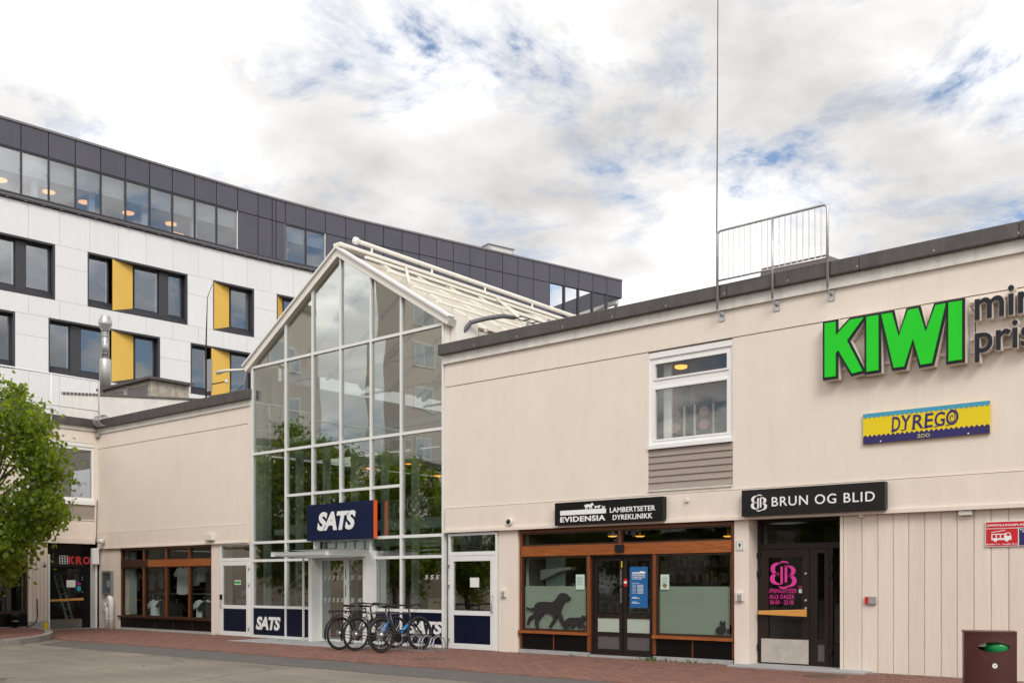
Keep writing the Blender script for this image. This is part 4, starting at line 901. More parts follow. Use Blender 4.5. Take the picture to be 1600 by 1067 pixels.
# ================================================================== OFFICE BUILDING BEHIND
PATH = []
A0, B0, E0 = Vector((-45.10, -5.65)), Vector((-42.52, 17.04)), Vector((-36.60, 38.85))
d1, d2_ = (B0-A0).normalized(), (E0-B0).normalized(); c0, c1 = B0-d1*4.5, B0+d2_*4.5
PATH = [A0]+[c0*(1-t)**2+B0*2*t*(1-t)+c1*t*t for t in [k/10 for k in range(11)]]+[E0]
CUM = [0]
for p, q in zip(PATH[:-1], PATH[1:]): CUM.append(CUM[-1]+(q-p).length)
def bpt(s, off, z):
    s_c = max(0, min(CUM[-1]-1e-4, s))
    i = max(k for k in range(len(CUM)-1) if CUM[k] <= s_c); t = (PATH[i+1]-PATH[i]).normalized(); p = PATH[i]+t*(s-CUM[i]); n = Vector((t.y, -t.x))
    return Vector((p.x+n.x*off, p.y+n.y*off, z))
def bs(px):
    dx, dy = ray(px); best = None
    for i in range(len(PATH)-1):
        p, t = PATH[i], PATH[i+1]-PATH[i]; den = dx*t.y-dy*t.x
        if abs(den) < 1e-9: continue
        k = (dx*(p.y+DIST)-dy*p.x)/-den
        if -1e-6 <= k <= 1+1e-6 or (i == 0 and k < 0): return CUM[i]+k*t.length
    return CUM[-1]
def bz(px, py):
    p = bpt(bs(px), 0, 0); dep = -p.x*ST+(p.y+DIST)*CT; return EYE+(HOR-py)/FOC*dep
BLIND = translucent('blind_cloth', (.62, .60, .58), .35)
ob = thing('office_building', 'large office block with white panels, yellow window reveals and a dark top storey', 'building', (-44, 10, 0))
def bb(name, m, parent, s0, s1, o0, o1, z0, z1, mb=None):
    a = mb or MB(); cs = [s0]+[c for c in CUM[1:-1] if s0+.2 < c < s1-.2]+[s1]        # follow the bend
    if len(cs) > 2 and s1-s0 < 1.8: cs = [s0, s1]
    ring = []
    for c in cs: ring += [bpt(c, o1, z0), bpt(c, o0, z0), bpt(c, o0, z1), bpt(c, o1, z1)]
    n_ = len(cs); f = [(0, 1, 2, 3), tuple(4*(n_-1)+k for k in (3, 2, 1, 0))]
    for i in range(n_-1):
        for k in range(4): f.append((4*i+k, 4*i+4+k, 4*i+4+(k+1) % 4, 4*i+(k+1) % 4))
    a.add(ring, f)
    return a if mb else a.build(name, m, parent)
ZR, ZH, ZS, ZG = 21.5, 20.28, 18.32, 18.06
S_END = CUM[-1]
# top storey panels
vt = [bs(p) for p in (32.5, 75.5, 117.5, 157, 195.5, 233.5, 269, 304, 338, 371, 403, 425)]
vt = [vt[0]-(vt[1]-vt[0])*k for k in (4, 3, 2, 1)]+vt
vr = [bs(p) for p in (431, 445.5, 477.5, 508, 540, 570, 599, 628, 655, 682, 708, 734, 759, 785, 809, 833, 858, 882, 904, 926, 948)]+[S_END]
cols = list(zip(vt[:-1], vt[1:]))+[(vt[-1], vr[0])]+list(zip(vr[:-1], vr[1:]))
sW0, sW1 = bs(445.5), bs(508); sL = bs(371); sOpen = bs(858)
for a, b in cols:
    w = .03
    bb('dark_panel', BPAN, ob, a+.02, b-.02, -.06, .02, ZH+.02, ZR-.1)
    if b <= sL+.05 or (a >= sW0-.05 and b <= sW1+.05):        # window bay
        fr = bb('top_window', BFRAME, ob, a, a+.06, -.10, .01, ZS, ZH)
        bb('frame_rail', BFRAME, fr, a+.061, b-.001, -.10, .0, ZS, ZS+.06); bb('frame_rail', BFRAME, fr, a+.061, b-.001, -.10, .0, ZH-.06, ZH)
        bb('pane', GLASSF, fr, a+.062, b-.002, -.06, -.045, ZS+.06, ZH-.06)
        bb('roller_blind', BLIND, fr, a+.07, b-.01, -.24, -.225, ZH-.95+.012*(a-10), ZH-.02)
    elif a < sOpen-.05:
        bb('dark_panel', BPAN, ob, a+.02, b-.02, -.06, .02, ZS, ZH-.02)
    else:
        bb('post', BFRAME, ob, a-.07, a+.07, -.16, .0, ZS-1, ZH)
bb('panel_backing', BFRAME, ob, 0, S_END, -.18, -.065, ZH+.0, ZR-.12)
bb('panel_backing', BFRAME, ob, sL+.02, sW0-.02, -.18, -.065, ZS-.2, ZH-.005); bb('panel_backing', BFRAME, ob, sW1+.02, sOpen, -.18, -.065, ZS-.2, ZH-.005)
for a in (sL, sW0, sW1): bb('window_edge', INWHITE, ob, a-.03 if a != sW0 else a-.02, a+.02, -.14, .005, ZS, ZH)
prev = 0
n = 24
for k in range(n):
    a, b = S_END*k/n, S_END*(k+1)/n
    bb('roof_trim', ZINC, ob, a, b-.01, -.5, .07, ZR-.098, ZR)
    if b < bs(700): bb('gutter', BFRAME, ob, a, b-.01, -.2, .13, ZG+.02, ZS-.02); bb('gutter_lip', ZINC, ob, a, b-.01, .131, .15, ZG+.09, ZG+.14)
for k in range(60):
    a = k*.75
    if a < bs(560): bb('gutter_bracket', ZINC, ob, a, a+.09, .10, .156, ZG+.0, ZG+.03)
# white storeys: openings given as (start px, end px, [pieces]) per row
def opening(row, p0, p1, pieces):
    z0, z1 = (14.05, 16.52) if row == 0 else (10.74, 13.22)
    return (row, bs(p0), bs(p1), z0, z1, [(k, bs(a), bs(b)) for k, a, b in pieces])
OPS = [opening(0, -40, 86, [('g', -38, -6), ('g', -2, 27), ('d', 27, 43), ('g', 43, 82)]),
       opening(0, 137, 293, [('g', 138.5, 174), ('y', 176, 212), ('g', 213.5, 252), ('d', 252, 266), ('g', 266, 289)]),
       opening(0, 333, 397, [('y', 333.5, 363), ('g', 364.5, 394)]),
       opening(0, 432.5, 505, [('y', 433, 446), ('g', 447, 480), ('d', 480, 484), ('g', 484, 503)]),
       opening(1, -40, 23.5, [('g', -38, -10), ('g', -8, 20)]),
       opening(1, 76, 250, [('g', 77.5, 113), ('d', 113, 129), ('g', 129, 171), ('y', 174.5, 213), ('g', 214.5, 246)]),
       opening(1, 298, 397, [('g', 299, 328), ('y', 330.5, 364), ('g', 365, 394)]),
       opening(1, 440, 500, [('g', 441, 498)])]
for (row, s0, s1, z0, z1, pcs) in OPS:
    wn = MB(); bb('', None, None, s0, s0+.05, -.45, .012, z0, z1, wn); bb('', None, None, s1-.09, s1, -.45, .012, z0, z1, wn); bb('', None, None, s0+.05, s1-.09, -.45, .012, z1-.09, z1, wn)
    wn = wn.build('window', BFRAME, ob)
    # sloping dark sill
    MB().hexa([bpt(s0+.05, .012, z0), bpt(s1-.09, .012, z0), bpt(s1-.09, -.42, z0), bpt(s0+.05, -.42, z0), bpt(s0+.05, .012, z0+.03), bpt(s1-.09, .012, z0+.03), bpt(s1-.09, -.36, z0+.40), bpt(s0+.05, -.36, z0+.40)]).build('sill', BFRAME, wn)
    for kind, a, b in pcs:
        if kind == 'g':
            bb('pane', GLASSF, wn, a+.05, b-.05, -.37, -.355, z0+.42, z1-.12)
            f_ = MB(); bb('', None, None, a, a+.05, -.42, -.33, z0+.38, z1-.09, f_); bb('', None, None, b-.05, b, -.42, -.33, z0+.38, z1-.09, f_); bb('', None, None, a+.05, b-.05, -.42, -.33, z1-.13, z1-.09, f_); f_.build('sash', BFRAME, wn)
            bb('reveal', INWHITE, wn, b-.10, b-.052, -.48, -.40, z0+.42, z1-.12)
        elif kind == 'd': bb('pier_panel', BFRAME, wn, a, b, -.40, -.25, z0+.2, z1-.09)
        else:
            MB().hexa([bpt(a, .014, z0+.02), bpt(b, -.34, z0+.36), bpt(b, -.40, z0+.36), bpt(a, -.05, z0+.02), bpt(a, .014, z1-.005), bpt(b, -.34, z1-.005), bpt(b, -.40, z1-.005), bpt(a, -.05, z1-.005)]).build('yellow_reveal', YEL, wn)
rows = [(18.055, 16.52, None), (16.52, 14.05, 0), (14.05, 13.22, None), (13.22, 10.74, 1), (10.74, 8.0, None)]
sEndW = bs(720); step = 1.32
def joints(a, b, off):
    n = max(1, round((b-a)/step)); return [a+(b-a)*k/n for k in range(n+1)]
for ri, (zt, zb, row) in enumerate(rows):
    cuts = [(0.0, sEndW)]
    if row is not None:
        cuts = []; cur = 0.0
        for o_ in sorted([q for q in OPS if q[0] == row], key=lambda q: q[1]):
            if o_[1]-cur > .05: cuts.append((cur, o_[1]))
            cur = o_[2]
        cuts.append((cur, sEndW))
    for a, b in cuts:
        js = joints(a, b, ri)
        for u, v in zip(js[:-1], js[1:]):
            sp = [(zt, zb)] if (zt-zb) < 1.7 else [(zt, zt-(zt-zb)*(.38 if ri % 2 else .5)), (zt-(zt-zb)*(.38 if ri % 2 else .5), zb)]
            for q0, q1 in sp: bb('white_panel', WPAN, ob, u+.005, v-.005, -.05, .0, q1+.005, q0-.005)
        bb('panel_joint', mat('joint_grey', (.60, .60, .61), .7), ob, a+.01, b-.01, -.09, -.052, zb, zt)
bb('lower_wall', WPAN, ob, 0, S_END, -.3, -.05, 0, 7.99)
bb('lower_wall', WPAN, ob, sEndW+.01, S_END, -.3, -.05, 8.0, ZS-.21)
# rooms behind the glass
bb('bulkhead', INWHITE, ob, 0, sL+.6, -2.6, -.19, 20.55, 20.75); bb('ceiling', INPURP, ob, 0, sL+.6, -9, -2.61, 20.58, 20.75); bb('room_rear', INPURP, ob, 0, bs(560), -9.3, -9.1, 7.8, 20.5)
bb('bulkhead', INWHITE, ob, sW0-.8, sW1+.8, -2.2, -.19, 20.55, 20.75); bb('ceiling', INPURP, ob, sW0-.8, sW1+.8, -9, -2.21, 20.58, 20.75)
for zz in (17.35, 13.60, 10.1): bb('floor_slab', INPURP, ob, 0, bs(600), -9, -.5, zz, zz+.4)
bb('room_floor', INFLOOR, ob, 0, bs(600), -9, -.3, ZS-.35, ZS-.1)
for k in range(9): bb('inner_column', INWHITE, ob, 2.0+k*2.5, 2.25+k*2.5, -.75, -.5, ZS, 20.5)
# open corner of the roof storey: return frame along the gable end
tE = (PATH[-1]-PATH[-2]).normalized(); nE = Vector((tE.y, -tE.x))
def ept(o, s, z): p = PATH[-1]+tE*s-nE*o; return (p.x, p.y, z)
def ebox(name, m, o0, o1, s0, s1, z0, z1): return MB().hexa([ept(o0, s0, z0), ept(o1, s0, z0), ept(o1, s1, z0), ept(o0, s1, z0), ept(o0, s0, z1), ept(o1, s0, z1), ept(o1, s1, z1), ept(o0, s1, z1)]).build(name, m, ob)
ebox('end_band', BPAN, .07, 9.0, -.08, .02, ZH+.0, ZR-.1); ebox('end_beam', INWHITE, .2, 9.0, -.35, -.10, ZH-.35, ZH-.12)
for o_ in (.25, 2.2, 4.4, 6.6): ebox('end_post', ZINC, o_, o_+.18, -.32, -.14, ZS-1, ZH-.351)
MB().tube([ept(1.0, -.3, ZH-.2), ept(5.0, -3.0, ZS-.2)], .07, 6).build('brace', INWHITE, ob); MB().tube([ept(.6, -.3, ZS), ept(4, -.3, ZH-.3)], .06, 6).build('brace', INWHITE, ob)
MB().hexa([ept(3.5, -9.3, 17), ept(9, -9.3, 17), ept(9, -9.1, 17), ept(3.5, -9.1, 17), ept(3.5, -9.3, 19.9), ept(9, -9.3, 19.9), ept(9, -9.1, 19.9), ept(3.5, -9.1, 19.9)]).build('terrace_wall', WPAN, ob)
MB().hexa([ept(6.0, -9, 17), ept(6.2, -9, 17), ept(6.2, -2, 17), ept(6.0, -2, 17), ept(6.0, -9, 19.2), ept(6.2, -9, 19.2), ept(6.2, -2, 20.0), ept(6.0, -2, 20.0)]).build('terrace_wall', WPAN, ob)
bb('terrace_floor', INFLOOR, ob, sOpen-.2, S_END, -10, -.2, ZS-1.3, ZS-1.0); bb('terrace_partition', BPAN, ob, sOpen-.05, sOpen+.05, -10, -.19, ZS-.2, ZH-.01)
bb('roof_slab', INDARK, ob, 0, sOpen, -10, -.51, ZR-.4, ZR-.25)
rv = thing('roof_vent_box', 'boxy galvanised ventilation housing on the roof of the dark storey', 'vent', tuple(bpt(bs(808), -2, ZR)))
sa, sb = bs(786), bs(826)
bb('housing', mat('vent_grey', (.45, .45, .46), .45, metal=.4), rv, sa, sb-.0, -3.4, -1.6, ZR-.1, ZR+.95); bb('housing_lid', ZINC, rv, sa-.04, sb+.04, -3.45, -1.55, ZR+.951, ZR+1.0); bb('louvre', INWHITE, rv, sa+.15, sb-.15, -1.599, -1.57, ZR+.1, ZR+.8)
# office lamps
pend = [(28, 278), (104, 297), (160, 313), (229, 330), (296, 347)]
for k, (px, py) in enumerate(pend):
    s0 = bs(px)-.25; c = bpt(s0, -1.5, 0); dep = -c.x*ST+(c.y+DIST)*CT; dx, dy = ray(px); zz = EYE+(HOR-py)/FOC*(dep); c.z = zz
    o = thing('pendant_lamp', 'warm dome pendant lamp, %s from the left behind the top-floor strip window' % ORD[k], 'lamp', tuple(c), 0, 'pendants in the top storey')
    MB().lathe([(.29, -.08), (.30, -.03), (.18, .12), (.05, .17)], (0, 0, 0), 18).build('shade', mat('lamp_shade', (.22, .15, .09), .5), o, local=True, smooth=True); MB().lathe([(.27, -.12), (.27, -.075)], (0, 0, 0), 18).build('bulb_disc', LAMPW, o, local=True)
    MB().tube([(0, 0, .17), (0, 0, 20.55-zz)], .012, 5).build('cord', BLACK, o, local=True)
k = 0
for (px, zc, d, lab) in ((25, 20.57, 6.3, 'first square'), (100, 20.57, 6.3, 'second square'), (171, 20.57, 6.3, 'third square'), (237, 20.57, 6.3, 'fourth square'), (299, 20.57, 6.2, 'fifth square'), (456, 20.57, 4.6, 'lone square')):
    s0 = bs(px)+d*.32; o = bb('ceiling_panel_light', LAMPW, None, s0-.36, s0+.36, -d-.34, -d+.34, zc-.03, zc-.002)
    tag(o, '%s warm ceiling panel light seen in the dark top storey from the left' % lab, 'lamp', 'panel lights in the top storey')
for (px, zc, d, lab) in ((3, 17.34, 1.6, 'left'), (54, 17.34, 1.3, 'right')):
    s0 = bs(px)+.4; o = bb('ceiling_panel_light', LAMPW, None, s0-.4, s0+.4, -d-.25, -d+.25, zc-.03, zc-.002); tag(o, '%s warm panel light in the white-storey window at the left picture edge' % lab, 'lamp', 'panel lights in the white storey')

# ================================================================== BLOCKS ACROSS THE SQUARE (seen mirrored in the glass)
def block(x, y0, y1, h, name, label, floors, nwin, depth=12):
    t = thing(name, label, 'building', (x, (y0+y1)/2, 0))
    bx('wall', STUCCO_FAR, t, x-depth, x, y0, y1, 0, h); bx('roof_edge', COPING, t, x-depth, x+.15, y0-.1, y1+.1, h+.002, h+.4)
    for f in range(floors):
        z = 4.0+f*3.1
        if z+1.9 > h: break
        for k in range(nwin):
            yy = y0+(y1-y0)*(k+.5)/nwin
            w = MB(); w.box(x+.001, x+.06, yy-1.0, yy+1.0, z, z+1.7); w = w.build('window', WHITE, t); bx('pane', GLASSF, w, x+.061, x+.07, yy-.9, yy-.04, z+.1, z+1.6); bx('pane', GLASSF, w, x+.061, x+.07, yy+.04, yy+.9, z+.1, z+1.6)
block(-46, -21.2, -11.5, 17.2, 'apartment_block', 'beige apartment block mirrored in the left panes of the glass hall', 4, 2)
block(-51, -52, -32.8, 23, 'apartment_block', 'tall beige apartment block mirrored in the right panes of the glass hall', 6, 5, depth=3)
block(-46, -32.5, -21.6, 6.6, 'low_annex', 'low beige annex mirrored between the two apartment blocks', 1, 2, depth=8)
t = thing('opposite_shops', 'low beige shop row across the square, mirrored in the clinic windows', 'building', (-10, -50, 0))
bx('wall', STUCCO_FAR, t, -44, 20, -62, -50, 0, 5.5); bx('roof_edge', COPING, t, -44.1, 20.1, -62, -49.85, 5.502, 5.9)
for k in range(9): w = MB().box(-42+k*6.6, -37.5+k*6.6, -50, -49.95, .4, 2.6).build('window', BFRAME, t); bx('pane', GLASSF, w, -41.8+k*6.6, -37.7+k*6.6, -49.949, -49.94, .6, 2.5)

# ================================================================== TREES
def crown_mesh(seed, rx, rz, cz, n_cl, n_leaf, size):
    r = random.Random(seed); mb = MB(); cl = []
    for i in range(n_cl):
        while True:
            v = Vector((r.uniform(-1, 1), r.uniform(-1, 1), r.uniform(-1, 1)))
            if .30 < v.length < 1: break
        v = v.normalized()*(.45+.55*v.length**.5)*r.uniform(.80, 1.08)
        cl.append(Vector((v.x*rx, v.y*rx, cz+v.z*rz)))
    for c in cl:
        rad = r.uniform(.28, .60)
        for k in range(n_leaf):
            d = Vector((r.gauss(0, .5), r.gauss(0, .5), r.gauss(0, .42)))*rad; p = c+d
            s = size*r.uniform(.65, 1.25)
            nrm = Vector((r.uniform(-1, 1), r.uniform(-1, 1), r.uniform(-.1, 1.2))).normalized(); u = nrm.cross(Vector((r.uniform(-1, 1), r.uniform(-1, 1), r.uniform(-.6, .2)))).normalized(); w = nrm.cross(u)
            mb.add([p-u*s*.55, p-u*s*.12+w*s*.40-nrm*s*.06, p+u*s*.28+w*s*.30, p+u*s*.62-nrm*s*.12, p+u*s*.28-w*s*.30, p-u*s*.12-w*s*.40-nrm*s*.06], [(0, 1, 2, 3, 4, 5)])
    return mb, cl
def trunk_mesh(cl, seed, h0, cz):
    r = random.Random(seed); mb = MB()
    mb.tube([(0, 0, 0), (.02, .01, .25), (.03, -.02, h0*.6), (0, .03, h0), (.04, 0, cz), (.02, .02, cz+1.0)], [.17, .13, .115, .10, .065, .02], 10)
    for c in cl[::2]:
        b = Vector((0, 0, r.uniform(h0*.8, cz))); m_ = (b+c)*.5+Vector((r.uniform(-.15, .15), r.uniform(-.15, .15), r.uniform(.0, .25)))
        mb.tube([b, m_, c], [.042, .026, .008], 5)
    return mb
cm, cl = crown_mesh(3, 2.05, 2.75, 3.95, 150, 120, .125)
leafme = trunkme = None
def tree(x, y, rz, s, label, group=None):
    global leafme, trunkme
    t = thing('street_tree', label, 'tree', (x, y, .13 if x < -24.2 else 0), rz, group)
    if leafme is None:
        a = trunk_mesh(cl, 5, 1.5, 3.6).build('trunk', BARK, t, local=True, smooth=True); b = cm.build('crown', LEAF, t, local=True); leafme, trunkme = b, a
        b['kind'] = 'stuff'
    else:
        for src in (trunkme, leafme):
            c = src.copy(); COL.objects.link(c); c.parent = t
    t.scale = (s, s, s)
tree(-27.3, -5.35, .4, 1.0, 'leafy green street tree cut by the left picture edge in front of the pub')
for k, (x, y, s) in enumerate(((-27.8, -10.2, .95), (-28.0, -14.8, .9), (-27.6, -19.5, 1.0), (-27.2, -25.0, 1.05), (-24.5, -31.0, 1.1), (-19.5, -33.0, 1.05), (-14.0, -35.0, 1.1))):
    tree(x, y, 1.1+k*1.3, s, '%s street tree after the visible one, seen only mirrored in the glass' % ORD[k], 'trees mirrored in the glass')

# ================================================================== SIGNS
# big green letters
def W2(cx, cy, Y): px, py = 1240+cx/3.333, 400+cy/3.333; return (fx(px, Y), fz(px, py, Y))
def offset_poly(P, d):
    n = len(P); a = sum(P[i][0]*P[(i+1) % n][1]-P[(i+1) % n][0]*P[i][1] for i in range(n)); P = P if a > 0 else P[::-1]; out = []
    for i in range(n):
        p0, p1, p2 = Vector(P[i-1]), Vector(P[i]), Vector(P[(i+1) % n]); e1, e2 = (p1-p0).normalized(), (p2-p1).normalized(); n1, n2 = Vector((e1.y, -e1.x)), Vector((e2.y, -e2.x)); m_ = n1+n2
        m_ = m_/max(.35, m_.dot(n1)) if m_.length > 1e-6 else n1; out.append(tuple(p1+m_*d))
    return out
ks = thing('letter_sign', 'big green block letters with dark outlines mounted high on the cream wall', 'sign', (-5.5, -.2, 4.9))
LET = [[(160, 350), (217, 341), (217, 413), (293, 331), (363, 319), (276, 440), (357, 597), (303, 611), (231, 490), (217, 506), (217, 625), (160, 632)],
       [(378, 316), (440, 306), (440, 593), (378, 602)],
       [(455, 303), (510, 294), (546, 420), (594, 280), (647, 270), (686, 395), (738, 255), (791, 245), (718, 556), (660, 566), (620, 430), (573, 575), (520, 582)],
       [(805, 241), (875, 231), (875, 538), (805, 548)]]
for i, L_ in enumerate(LET):
    P = [W2(a, b, -.23) for a, b in L_]
    o = MB().prism(offset_poly(P, .040), -.200-.0004*i, -.184).build('letter', DARKL, ks); MB().prism(offset_poly(P, .046), -.183-.0004*i, -.045).build('letter_return', LIMEBACK, o); MB().prism(P, -.222, -.2025).build('letter_face', GREENL, o)
for z in (5.04, 5.62): bx('mounting_rail', STUCCO2, ks, -6.60, -4.46, -.044, -.015, z, z+.05)
ms = thing('slogan_sign', 'dark lower-case words in two lines at the right picture edge beside the green letters', 'sign', (-3.8, -.2, 4.9))
def word(body, x0, x1, z0, z1):
    text(body, x0, x1, z0, z1, FRONT(-.185), DARKL, ms, .014, offset=.012); text(body, x0-.012, x1+.012, z0-.012, z1+.012, FRONT(-.05), LIMEBACK, ms, .132, name='letter_return', offset=.028)
zb1 = fz(1523, 500, -.2); zb2 = fz(1523, 566, -.2)
word('mini', fx(1523, -.2), fx(1523, -.2)+.98, zb1, fz(1575, 446, -.2)); word('pris', fx(1523, -.2), fx(1523, -.2)+.83, zb2, fz(1581, 501, -.2)+.01)
for z in (5.02, 5.22, 5.62, 5.80): bx('mounting_rail', STUCCO2, ms, -4.40, -3.0, -.044, -.013, z, z+.035)
MB().tube([(-4.36, -.05, 5.75), (-4.38, -.12, 5.73), (-4.31, -.12, 5.60), (-4.33, -.06, 5.2)], .007, 5).build('cable', BLACK, ms)
# zoo shop panel
dy = thing('pet_shop_sign', 'flat yellow and blue zigzag sign panel low on the upper cream wall', 'sign', (-5.1, -.05, 3.8))
X0, X1, z0, z1 = -6.067, -4.123, 3.772, 4.272
bx('panel', SIGNY, dy, X0, X1, -.045, -.015, z0, z1)
def zig(zf, zt, amp, n, top):
    P = [(X0+.001, zt), (X1-.001, zt)]
    pts = [(X0+.001+(X1-X0-.002)*k/(2*n), zf+(amp if k % 2 else 0)*(1 if not top else -1)) for k in range(2*n+1)]
    return P[::1]+pts[::-1]
MB().prism(zig(z1-.055, z1-.001, .03, 26, True), -.049, -.0455).build('zigzag_band', SKYB, dy); MB().prism(zig(z0+.115, z0+.001, .035, 26, False), -.049, -.0455).build('zigzag_band', SIGNN, dy)
xs = [fx(p, -.05) for p in (1392, 1407, 1424, 1443, 1459, 1477, 1498)]
for ch, a, b, zz, h in zip('DYREGO', xs[:-1], xs[1:], (.0, .015, .02, .025, .03, .035), (.235, .235, .225, .225, .225, .24)):
    l = text(ch, a+.012, b-.004, z0+.168+zz*.4, z0+.168+zz*.4+h, FRONT(-.046), SIGNN, dy, .004, shear=.08, offset=.014)
    MB().box(a+.004, a+.06, -.050, -.0462, z0+.16+zz*.4, z0+.176+zz*.4).build('serif', SIGNN, dy)
text('ZOO', fx(1433, -.05), fx(1453, -.05), z0+.03, z0+.085, FRONT(-.0495), mat('cream_ink', (.75, .68, .25), .5), dy, .003)
ring = MB()
for k in range(22):
    a0, a1 = k*.42, (k+1)*.42; r0, r1 = .015+.0045*k, .015+.0045*(k+1); cx, cz = (xs[5]+xs[6])/2, z0+.30
    p = [(cx+r0*.55*math.cos(a0), cz+r0*math.sin(a0)), (cx+r1*.55*math.cos(a1), cz+r1*math.sin(a1))]
    ring.tube([(p[0][0], -.048, p[0][1]), (p[1][0], -.048, p[1][1])], .006, 5, cap=False)
ring.build('letter_curl', SIGNN, dy)
for px, py in ((1376, 689), (1513, 677)): MB().lathe([(.012, 0), (.012, -.004)], (fx(px, -.05), -.05, fz(px, py, -.05)), 10, 'y').build('screw', INKW, dy)
# anthracite box sign over the brown door
bs_ = thing('salon_sign', 'anthracite box sign with thin white capitals and a monogram over the brown door', 'sign', (-6.9, -.15, 2.68))
bx('sign_box', SIGNBRN, bs_, -8.19, -5.665, -.17, -.04, 2.672, 3.135, bevel=.005)
monogram(fx(1185, -.17), (2.672+3.135)/2-.005, .30, FRONT(-.17), INKW, bs_, .006)
text('BRUN OG BLID', fx(1206, -.17), fx(1367, -.17), 2.822, 2.985, FRONT(-.1705), INKW, bs_, .005, spacing=1.12, offset=.006, split=True)
# black box sign over the clinic
vs_ = thing('clinic_sign', 'black box sign with white animals over a bar and capitals above the clinic shopfront', 'sign', (-11, -.15, 2.66))
bx('sign_box', SIGNBLK, vs_, -12.35, -9.80, -.18, -.04, 2.665, 3.122, bevel=.005)
VY = -.18
bx('white_bar', INKW, vs_, fx(875.5, VY), fx(947, VY), VY-.005, VY-.0005, 2.862, 2.957)
text('EVIDENSIA', fx(875.5, VY), fx(946, VY), 2.722, 2.832, FRONT(VY-.0005), INKW, vs_, .005, offset=.03, spacing=1.08, split=True)
text('LAMBERTSETER', fx(953, VY), fx(1024, VY), 2.865, 2.965, FRONT(VY-.0005), INKW, vs_, .005, offset=.02, spacing=1.05, split=True); text('DYREKLINIKK', fx(957.5, VY), fx(1019.5, VY), 2.722, 2.82, FRONT(VY-.0005), INKW, vs_, .005, offset=.02, spacing=1.05, split=True)
def V2(cx, cy): px, py = 860+cx/8.42, 770+cy/8.42; return (fx(px, VY), fz(px, py, VY)+.003)
horse = [(445, 182), (452, 160), (475, 150), (510, 150), (535, 145), (548, 126), (555, 130), (572, 158), (565, 165), (552, 160), (548, 180), (552, 214), (544, 214), (538, 190), (528, 185), (524, 214), (516, 214), (512, 188), (490, 185), (486, 216), (478, 217), (478, 190), (470, 200), (468, 219), (461, 219), (462, 195), (456, 165), (450, 188)]
dogs = [(575, 175), (585, 170), (625, 172), (640, 160), (655, 160), (662, 172), (648, 182), (642, 205), (634, 208), (628, 190), (605, 190), (592, 212), (580, 213), (590, 190)]
cats = [(680, 160), (684, 180), (705, 178), (712, 172), (720, 176), (718, 186), (710, 190), (708, 208), (702, 208), (698, 192), (690, 208), (682, 210), (684, 192), (677, 165)]
for nm, P in (('horse_emblem', horse), ('dog_emblem', dogs), ('cat_emblem', cats)): MB().prism([V2(a, b) for a, b in P], VY-.005, VY-.0005).build(nm, INKW, vs_)
# blue opening-hours poster on the clinic door
ps = thing('opening_hours_poster', 'tall blue opening-hours poster with white print on the clinic door glass', 'poster', (-10.5, .15, 1.2))
PYp = .150; a, b, c, d = fx(984, .15), fx(1012, .15), fz(998, 949, .15), fz(998, 885, .15)
bx('sheet', BLUEP, ps, a, b, PYp, PYp+.004, c, d)
w_, h_ = b-a, d-c
bx('white_bar', INKW, ps, a+w_*.13, a+w_*.86, PYp-.002, PYp-.0003, d-h_*.165, d-h_*.135); MB().prism([(a+w_*(.55+.35*u/10), d-h_*.135+h_*.035*v) for u, v in ((0, 0), (1, .8), (3, .6), (4, 1), (5, .4), (6, .7), (7, .3), (8, .6), (9, .3), (9.5, 0))], PYp-.002, PYp-.0003).build('animal_emblem', INKW, ps)
for body, u0, u1, v0, v1 in (('EVIDENSIA', .13, .86, .225, .185), ('LAMBERTSETER', .13, .86, .265, .24), ('DYREKLINIKK', .13, .70, .305, .28), ('ÅPNINGSTIDER', .13, .52, .41, .39)):
    text(body, a+w_*u0, a+w_*u1, d-h_*v0, d-h_*v1, FRONT(PYp-.0003), INKW, ps, .0015, offset=.02)
for k, body in enumerate(('Mandag', 'Tirsdag', 'Onsdag', 'Torsdag', 'Fredag', 'Lordag', 'Sondag')): text(body, a+w_*.13, a+w_*.33, d-h_*(.455+k*.033), d-h_*(.437+k*.033), FRONT(PYp-.0003), INKW, ps, .0015, offset=.02, name='print_line'); bx('print_line', INKW, ps, a+w_*.42, a+w_*.76, PYp-.0018, PYp-.0003, d-h_*(.452+k*.033), d-h_*(.440+k*.033))
for v in (.745, .765, .86, .885): bx('print_line', INKW, ps, a+w_*.13, a+w_*(.55 if v in (.765, .885) else .40), PYp-.0018, PYp-.0003, d-h_*v-.006, d-h_*v+.004)
for px, lab in ((902, 'small mint notice taped inside the clinic window above the dog silhouette'), (1034.5, 'small mint notice with a picture taped inside the right clinic window')):
    q = thing('window_notice', lab, 'notice', (fx(px), .09, 1.5)); a, b, c, d = fx(px-6.5), fx(px+7), fz(px, 920.5), fz(px, 897); bx('sheet', PAPERG, q, a, b, .094, .098, c, d)
    for k in range(5): bx('print_line', INK, q, a+.03, b-.03-(k % 2)*.03, .0925, .0938, d-.07-k*.035, d-.063-k*.035)
    if px > 1000: MB().lathe([(.045, 0), (.045, -.001)], ((a+b)/2, .0935, c+.07), 14, 'y').build('picture', mat('tan_print', (.30, .20, .08), .7), q)
